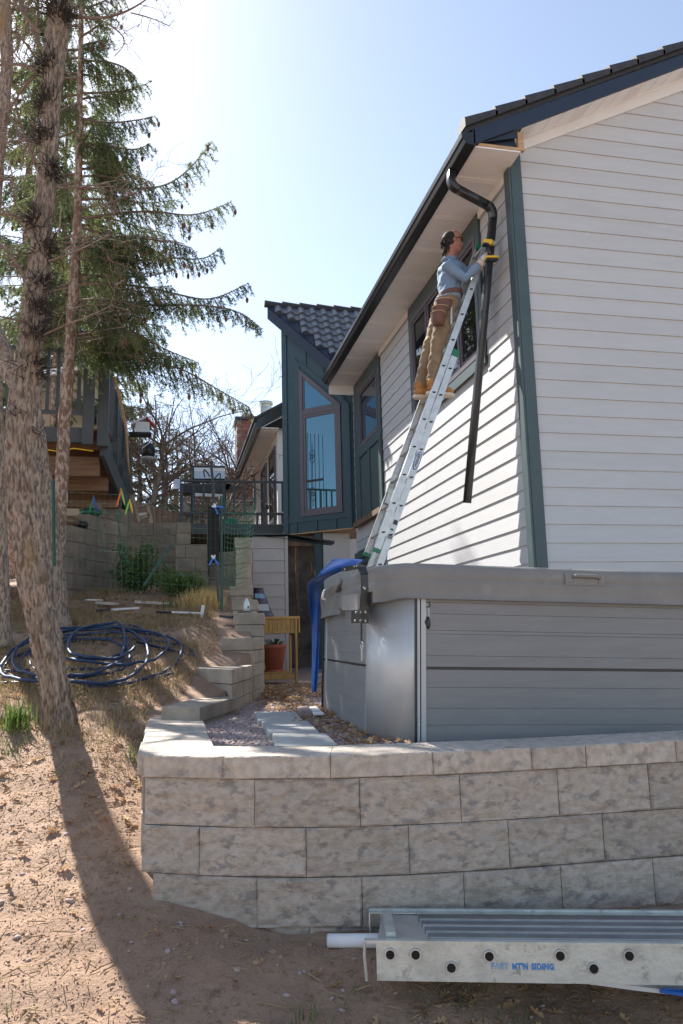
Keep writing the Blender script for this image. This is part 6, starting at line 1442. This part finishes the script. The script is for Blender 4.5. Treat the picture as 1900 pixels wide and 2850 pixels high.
m = MB(); m.prism([bagp(668, 712, -.13), bagp(738, 712, -.13), bagp(728, 668, -.125), bagp(660, 670, -.125)], (0, .006, 0)); m.build('label_patch', LIGHTM, bag); m = MB(); m.prism([bagp(640, 628, -.13), bagp(712, 632, -.13), bagp(700, 600, -.125), bagp(638, 598, -.125)], (0, .006, 0)); m.build('print_band', INKF, bag)
bt_ = thing('water_bottle', 'small clear water bottle standing on the stepped block wall', 'bottle', onY(*c8(1200, 1262), 8.02))
PET = mat('clear_bottle_plastic', (.62, .66, .68), .15, spec=.8); p = onY(*c8(1200, 1258), 8.02); hB = onY(*c8(1200, 1120), 8.02)[2]-p[2]
m = MB(); m.lathe(p, [(.02, 0), (.032, .005), (.033, hB*.3), (.030, hB*.42), (.033, hB*.55), (.026, hB*.75), (.013, hB*.9), (.013, hB*.93)], 16); m.build('body', PET, bt_, True)
m = MB(); m.lathe(p, [(.0335, hB*.18), (.0338, hB*.19), (.0338, hB*.42), (.0335, hB*.43)], 16); m.build('wrapper', WHITEP, bt_, True); m = MB(); m.box(tuple(p+V(.004, -.0365, hB*.2)), tuple(p+V(.024, -.033, hB*.40))); m.build('print_patch', GREENP, bt_); m = MB(); m.lathe(p, [(.0145, hB*.93), (.0145, hB), (.006, hB)], 12); m.build('cap', WHITEP, bt_)
m = MB(); m.lathe(p+V(-.02, .02, -.012), [(.075, 0), (.075, .008), (.01, .009)], 18); dsc = m.build('plastic_disc', BLACKM); tag(dsc, 'flat black plastic disc lying under the water bottle', 'disc')
CEDAR = mat('yellow_cedar', (.47, .28, .085), .6, col2=(.36, .19, .05), scale=7, stretch=(5, 5, .5), bump=.15, rand=.08)
pl_ = thing('planter_stand', 'raised yellow cedar planter box on legs beside the stepped wall', 'planter', onZ(*c5_(915, 1195), .7)); PY = onZ(*c5_(915, 1195), .7)[1]
def pp(x, y, yy=0): return onY(*c5_(x, y), PY+yy)
m = MB(); x0, x1 = pp(640, 780)[0], pp(905, 780)[0]; zt_, zb_2 = pp(800, 765)[2], pp(800, 845)[2]; nB = 9
for i in range(nB):
    m = MB(); m.box((x0+(x1-x0)*i/nB+.002, PY+.01, zb_2), (x0+(x1-x0)*(i+1)/nB-.002, PY+.028, zt_)); m.build('board', CEDAR, pl_)
def pbar(xa, ya, xb, yb, dy, w, nm='rail'):
    a, b = pp(xa, ya, dy), pp(xb, yb, dy); lo, hi = np.minimum(a, b), np.maximum(a, b); m = MB(); m.box((lo[0], PY+dy, lo[2]), (hi[0], PY+dy+w, hi[2])); return bev(m.build(nm, CEDAR, pl_), .004)
pbar(640, 753, 938, 765, -.01, .03); pbar(640, 846, 904, 860, -.004, .03); pbar(904, 766, 925, 1195, -.012, .045, 'leg'); pbar(926, 755, 938, 858, 0, .5, 'side_board'); pbar(866, 872, 884, 1120, .48, .045, 'leg'); pbar(640, 1142, 903, 1162, 0, .025); pbar(640, 1122, 890, 1132, .03, .42, 'shelf')
m = MB(); m.box((x0, PY+.03, zb_2+.01), (x1, PY+.48, zt_-.06)); m.build('liner', OLDT, pl_)
TERRA = mat('terracotta', (.42, .13, .075), .75, col2=(.36, .11, .065), scale=8)
pot = thing('plant_pot', 'terracotta pot with strappy green leaves on the planter shelf', 'plant pot', pp(765, 1120, .2)); c_ = pp(768, 1118, .22); rt = (pp(850, 950, .22)[0]-pp(690, 950, .22)[0])/2; hp2 = pp(768, 935, .22)[2]-c_[2]
m = MB(); m.lathe(c_, [(rt*.70, .01), (rt*.95, hp2*.86), (rt*1.04, hp2*.87), (rt*1.05, hp2), (rt*.93, hp2), (rt*.9, hp2*.9)], 28); m.build('pot', TERRA, pot, True); m = MB(); m.lathe(c_, [(rt*.85, 0), (rt*.92, .035), (rt*.8, .03)], 24); m.build('saucer', TERRA, pot, True)
LILY = mat('strappy_leaf', (.06, .14, .045), .5, col2=(.09, .18, .06), scale=12, trans=.2); R_ = np.random.default_rng(3)
for i in range(26):
    a = R_.uniform(0, 2*math.pi); L = R_.uniform(.12, .3); d = V(math.cos(a), math.sin(a), 0); b0 = c_+d*R_.uniform(0, rt*.6)+V(0, 0, hp2*.9); m = MB(); vs = []; s = V(-d[1], d[0], 0)
    for t in np.linspace(0, 1, 6): w = .012*(1-t)**.6; q = b0+d*L*.8*t+V(0, 0, L*(1.1*t-.75*t*t)); vs += [q-s*w, q+s*w]
    m.add(vs, [(2*k, 2*k+1, 2*k+3, 2*k+2) for k in range(5)]); m.build('leaf', LILY, pot)

# ================================================================== HOSE, TOOLS AND YARD BITS
HOSE = mat('navy_rubber_hose', (.012, .03, .08), .5, col2=(.018, .048, .115), scale=9, spec=.4)
R_ = np.random.default_rng(9); cx, cy = (onY(205, 1490, 7.1)[0], 7.15); pts = []
for t in np.arange(0, 7*2*math.pi, .16):
    k = t/(2*math.pi); rx = .46+.20*math.sin(k*1.7)+.04*math.sin(k*7); ry = .66+.24*math.sin(k*1.3+1); ox = .12*math.sin(k*2.1); oy = .14*math.cos(k*1.9)
    x = cx+ox+rx*math.cos(t); y = cy+oy+ry*math.sin(t); pts.append((x, y, .03+.011*k+.012*math.sin(t*3)))
for t in np.linspace(0, 2*math.pi*.9, 40): pts.append((cx+.12+.78*math.cos(t), cy-.15+.62*math.sin(t), .022))
P_ = np.array(pts); z_ = zt(P_[:, 0], P_[:, 1])+P_[:, 2]; Hp = np.stack([P_[:, 0], P_[:, 1], z_], 1)
m = MB(); m.tube(Hp, .0125, 8); hs = m.build('garden_hose', HOSE, smooth=True); tag(hs, 'navy blue garden hose in a loose coil on the grassy slope', 'hose')
m = MB(); q = np.array([onY(u, v, y) for u, v, y in ((-20, 1530, 6.9), (20, 1545, 6.8), (60, 1556, 6.75), (110, 1568, 6.7), (180, 1560, 6.7), (250, 1550, 6.75), (290, 1530, 6.9), (284, 1500, 7.1))]); q[:, 2] = zt(q[:, 0], q[:, 1])+.02; Q, r = resample(q, np.full(len(q), .0125), .05); m.tube(Q, .0125, 8); h2 = m.build('garden_hose', HOSE, smooth=True); tag(h2, 'loose end of blue hose trailing in front of the oak trunk', 'hose')
m = MB(); q = np.array([onY(u, v, y) for u, v, y in ((-20, 1545, 6.5), (20, 1560, 6.45), (50, 1568, 6.42), (70, 1572, 6.4))]); q[:, 2] = zt(q[:, 0], q[:, 1])+.022; m.tube(q, [.018, .018, .02, .02], 8); h3 = m.build('hose_end', BLACKM, smooth=True); tag(h3, 'black hose nozzle end at the left edge of the slope', 'hose nozzle')
def gtool(label, name, cat, u0, v0, u1, v1, Yg, rad, mt, head=None):
    a, b = onY(u0, v0, Yg), onY(u1, v1, Yg); a[2] = gz(a[0], a[1])+.04; b[2] = gz(b[0], b[1])+.05; t = thing(name, label, cat, a); m = MB(); m.tube([a, b], rad, 8); m.build('shaft', mt, t)
    d = nrm(b-a); m = MB(); m.tube([a-d*.16, a], rad*1.3, 8); m.build('grip', BLACKM, t)
    if head: m = MB(); m.bar(b+V(.0, 0, -.07), b+V(.02, 0, .09), .035, .035); m.build('head', mt, t)
gtool('white metal bar with black grip lying in the grass left of the fence post', 'pry_bar', 'bar', 256, 1386, 320, 1395, 8.9, .012, WHITEP); gtool('pale hammer lying in the grass near the green fence post', 'hammer', 'hammer', 394, 1404, 462, 1403, 8.6, .013, WHITEP, True)
m = MB(); a = onY(200, 1344, 9.5); a[2] = gz(a[0], 9.5)+.05; m.obox(a, (.17, .1, .0), (-.03, .06, 0), (0, 0, .015)); o = m.build('metal_scrap', ALU); tag(o, 'small metal offcut lying at the foot of the terrace wall', 'metal scrap')
for lb, u0, v0, u1, v1, mt in (('narrow whitish board lying flat below the terrace wall', 225, 1353, 268, 1358, CAPM), ('short pale board lying left of the green shoots', 312, 1362, 402, 1366, CAPM)):
    a, b = onY(u0, v0, 9.3), onY(u1, v1, 9.2); a[2] = gz(a[0], 9.3)+.04; b[2] = gz(b[0], 9.2)+.04; m = MB(); m.bar(a, b, .10, .03); o = m.build('board', mt); tag(o, lb, 'board')
m = MB(); a, b = onY(507, 1415, 8.2), onY(535, 1418, 8.1); m.bar(a, b, .06, .025); o = m.build('black_strip', BLACKM); tag(o, 'short black strip beside the foot of the green fence post', 'strip')
# garden stakes with plastic blades
ORG = mat('orange_plastic', (.8, .12, .015), .4); LIME = mat('lime_plastic', (.28, .55, .04), .4); NAVY = mat('blue_purple_plastic', (.03, .03, .35), .4)
for lb, (ua, va), (ub, vb), wv, cols in (('garden spinner with green and blue blades on a leaning stick', (215, 1158), (256, 1348), 22, (GREENP, NAVY)), ('garden spinner with orange and green blades on a thin stick', (278, 1142), (262, 1345), 24, (ORG, LIME)), ('garden spinner with lime and yellow blades beside the patio chair', (297, 1164), (290, 1290), 20, (LIME, YEL))):
    a, b = onY(ua, va, 9.45), onY(ub, vb, 9.6); t = thing('garden_spinner', lb, 'garden ornament', b, 'plastic garden spinners'); m = MB(); m.tube([a, b], .006, 6); m.build('stick', GRN, t)
    h = wv*K/FPX*9.3
    for k, c in enumerate(cols):
        m = MB(); e = [a+V(.012*math.cos(q)+(k*2-1)*.022, .006*k, h*.85*math.sin(q)+(k*2-1)*.012) for q in np.linspace(0, 2*math.pi, 13)[:-1]]; e = [p+V((p[2]-a[2])*(.25-.5*k), 0, 0) for p in e]; m.prism(e, (0, .014, 0)); m.build('blade', c, t)
m = MB(); m.tube([onY(268, 1180, 9.3), onY(283, 1272, 9.4), onY(300, 1300, 9.45)], .009, 6); o = m.build('green_stake', GRN); tag(o, 'bare green stake leaning beside the spinners', 'stake')
# bird feeders hanging from thin wires
RED = mat('red_paint', (.55, .03, .02), .4)
def hang(t, p, up): m = MB(); m.tube([p, p+V(.02, 0, up)], .004, 5); m.build('hanger', BLACKM, t)
f1 = thing('bird_feeder', 'white bird feeder with a red-edged roof hanging right of the raised deck', 'bird feeder', onY(326, 995, 12.5)); c1 = onY(326, 980, 12.5)
m = MB(); m.box(tuple(c1+V(-.10, -.08, -.12)), tuple(c1+V(.12, .08, .06))); m.build('house_box', WHITEP, f1); m = MB(); m.prism([c1+V(-.17, -.12, .02), c1+V(.07, -.12, .15), c1+V(.07, -.12, .125), c1+V(-.17, -.12, .0)], (0, .24, 0)); m.build('roof', WHITEP, f1); m = MB(); m.prism([c1+V(.072, -.12, .15), c1+V(.20, -.12, .02), c1+V(.20, -.12, -.01), c1+V(.072, -.12, .12)], (0, .24, 0)); m.build('roof', RED, f1); m = MB(); m.box(tuple(c1+V(-.20, -.12, -.15)), tuple(c1+V(.15, .12, -.122))); m.build('tray', BLACKM, f1); hang(f1, c1+V(.07, 0, .15), 1.2)
f2 = thing('bird_feeder', 'black dome bird feeder with a pale tray hanging below the white feeder', 'bird feeder', onY(341, 1050, 12.5)); c2_ = onY(341, 1034, 12.5)
m = MB(); m.lathe(c2_, [(.10, -.12), (.105, .02), (.09, .08), (.05, .12), (.01, .13)], 16); m.build('dome', BLACKM, f2, True); m = MB(); m.lathe(c2_, [(.05, -.17), (.12, -.155), (.125, -.125), (.1, -.121)], 16); m.build('tray', LIGHTM, f2, True); m = MB(); m.tube([c2_+V(-.1, -.1, .0), c2_+V(.02, -.11, .10)], .008, 5); m.build('perch', WHITEP, f2); hang(f2, c2_+V(0, 0, .13), .2)
# things left on top of the terrace wall
for lb, t_, r, mt, nm, zz in (('dark green bundle lying on top of the terrace wall', .44, .12, GRN, 'bundle', 2.92), ('reddish stone on the left end of the terrace wall', .14, .13, OLDT, 'stone', 2.72), ('black bundle at the left end of the terrace wall beside the reddish stone', .28, .11, BLACKM, 'bundle', 2.72)):
    p = lerp(A_, B_, t_)+V(-.05, .16, 0); p[2] = zz+r*.5; m = MB(); m.ball(p, (r*1.2, r*.9, r*.55), 14); tag(m.build(nm, mt, smooth=True), lb, nm)
# shrubs and shoots
def shrub(label, u, v, Yg, w, h, n, seed, mt=SHRUB, leaf=.03, nm='shrub'):
    x = onY(u, v, Yg)[0]; b = V(x, Yg, gz(x, Yg)); t = thing(nm, label, nm, b); R_ = np.random.default_rng(seed); tw_ = MB(); ps = []
    for i in range(16):
        a = R_.uniform(0, 6.28); d = V(math.cos(a)*w*R_.uniform(.1, 1), math.sin(a)*w*.7, h*R_.uniform(.5, 1.1)); tw_.tube([b, b+d*.5+V(0, 0, .1*h), b+d], [.006, .005, .002], 4, cap=False)
        for k in range(n//16): q = R_.uniform(.25, 1.05); ps.append(b+d*q+R_.normal(0, .07*(w+h), 3)*V(1, 1, .7))
    s_ = tw_.build('stems', TWIG, t); s_['kind'] = 'stuff'; P = np.array(ps); P[:, 2] = np.maximum(P[:, 2], b[2]); nl = len(P); M_ = np.einsum('nij,kj->nki', rotmats(nl), np.array([(0, -1, 0), (.35, 0, .1), (0, 1, 0), (-.35, 0, .1)])*leaf); v_ = M_+P[:, None, :]
    link('foliage', npmesh('foliage', v_, np.array([(0, 1, 2), (0, 2, 3)])[None].repeat(nl, 0).reshape(nl, 2, 3)+(np.arange(nl)*4)[:, None, None] if False else (np.array([(0, 1, 2), (0, 2, 3)])[None]+(np.arange(nl)*4)[:, None, None]).reshape(-1, 3), mt), t, kind='stuff')
shrub('dark green rounded shrub at the foot of the terrace wall', 312, 1345, 10.2, .38, .55, 2600, 51); shrub('lighter green low shrub right of the dark rounded one', 405, 1345, 9.9, .40, .30, 1800, 52, GRASSG, .028)
shrub('bright green low shrub beside the dry straw clump', 442, 1335, 9.7, .18, .28, 700, 53, GRASSG, .03)
P = V(*[onY(468, 1350, 9.2)[0], 9.2, 0])+np.stack([rng.normal(0, .12, 900), rng.normal(0, .12, 900), np.zeros(900)], 1); P[:, 2] = zt(P[:, 0], P[:, 1])
STRAW = mat('bleached_straw', (.62, .45, .20), .8, trans=.3); o = blades('straw_clump', P, rng.uniform(.12, .26, 900), rng.uniform(.004, .007, 900), STRAW, .6); 
for lb, u, v, Yg, n, h in (('bright green shoots by the wing of the curved wall', 342, 1690, 5.0, 60, .16), ('fresh green shoots at the foot of the oak on the left', 38, 1650, 5.6, 90, .20), ('small green shoots below the straw clump', 385, 1380, 9.0, 22, .12)):
    x = onY(u, v, Yg)[0]; m = MB(); b = V(x, Yg, gz(x, Yg)); R_ = np.random.default_rng(int(u)); vs = []; fs = []
    for i in range(n):
        q = b+V(R_.normal(0, .05), R_.normal(0, .05), 0); a = R_.uniform(0, 6.28); d = V(math.cos(a), math.sin(a), 0)*h*R_.uniform(.1, .5); s = V(-math.sin(a), math.cos(a), 0)*.005; H_ = h*R_.uniform(.6, 1.1); m.add([q-s, q+s, q+d*.4+V(0, 0, H_*.6)+s, q+d*.4+V(0, 0, H_*.6)-s, q+d+V(0, 0, H_)], [(0, 1, 2, 3), (3, 2, 4)])
    o = m.build('grass_tuft', GRASSG, kind='stuff'); tag(o, lb, 'grass tuft')
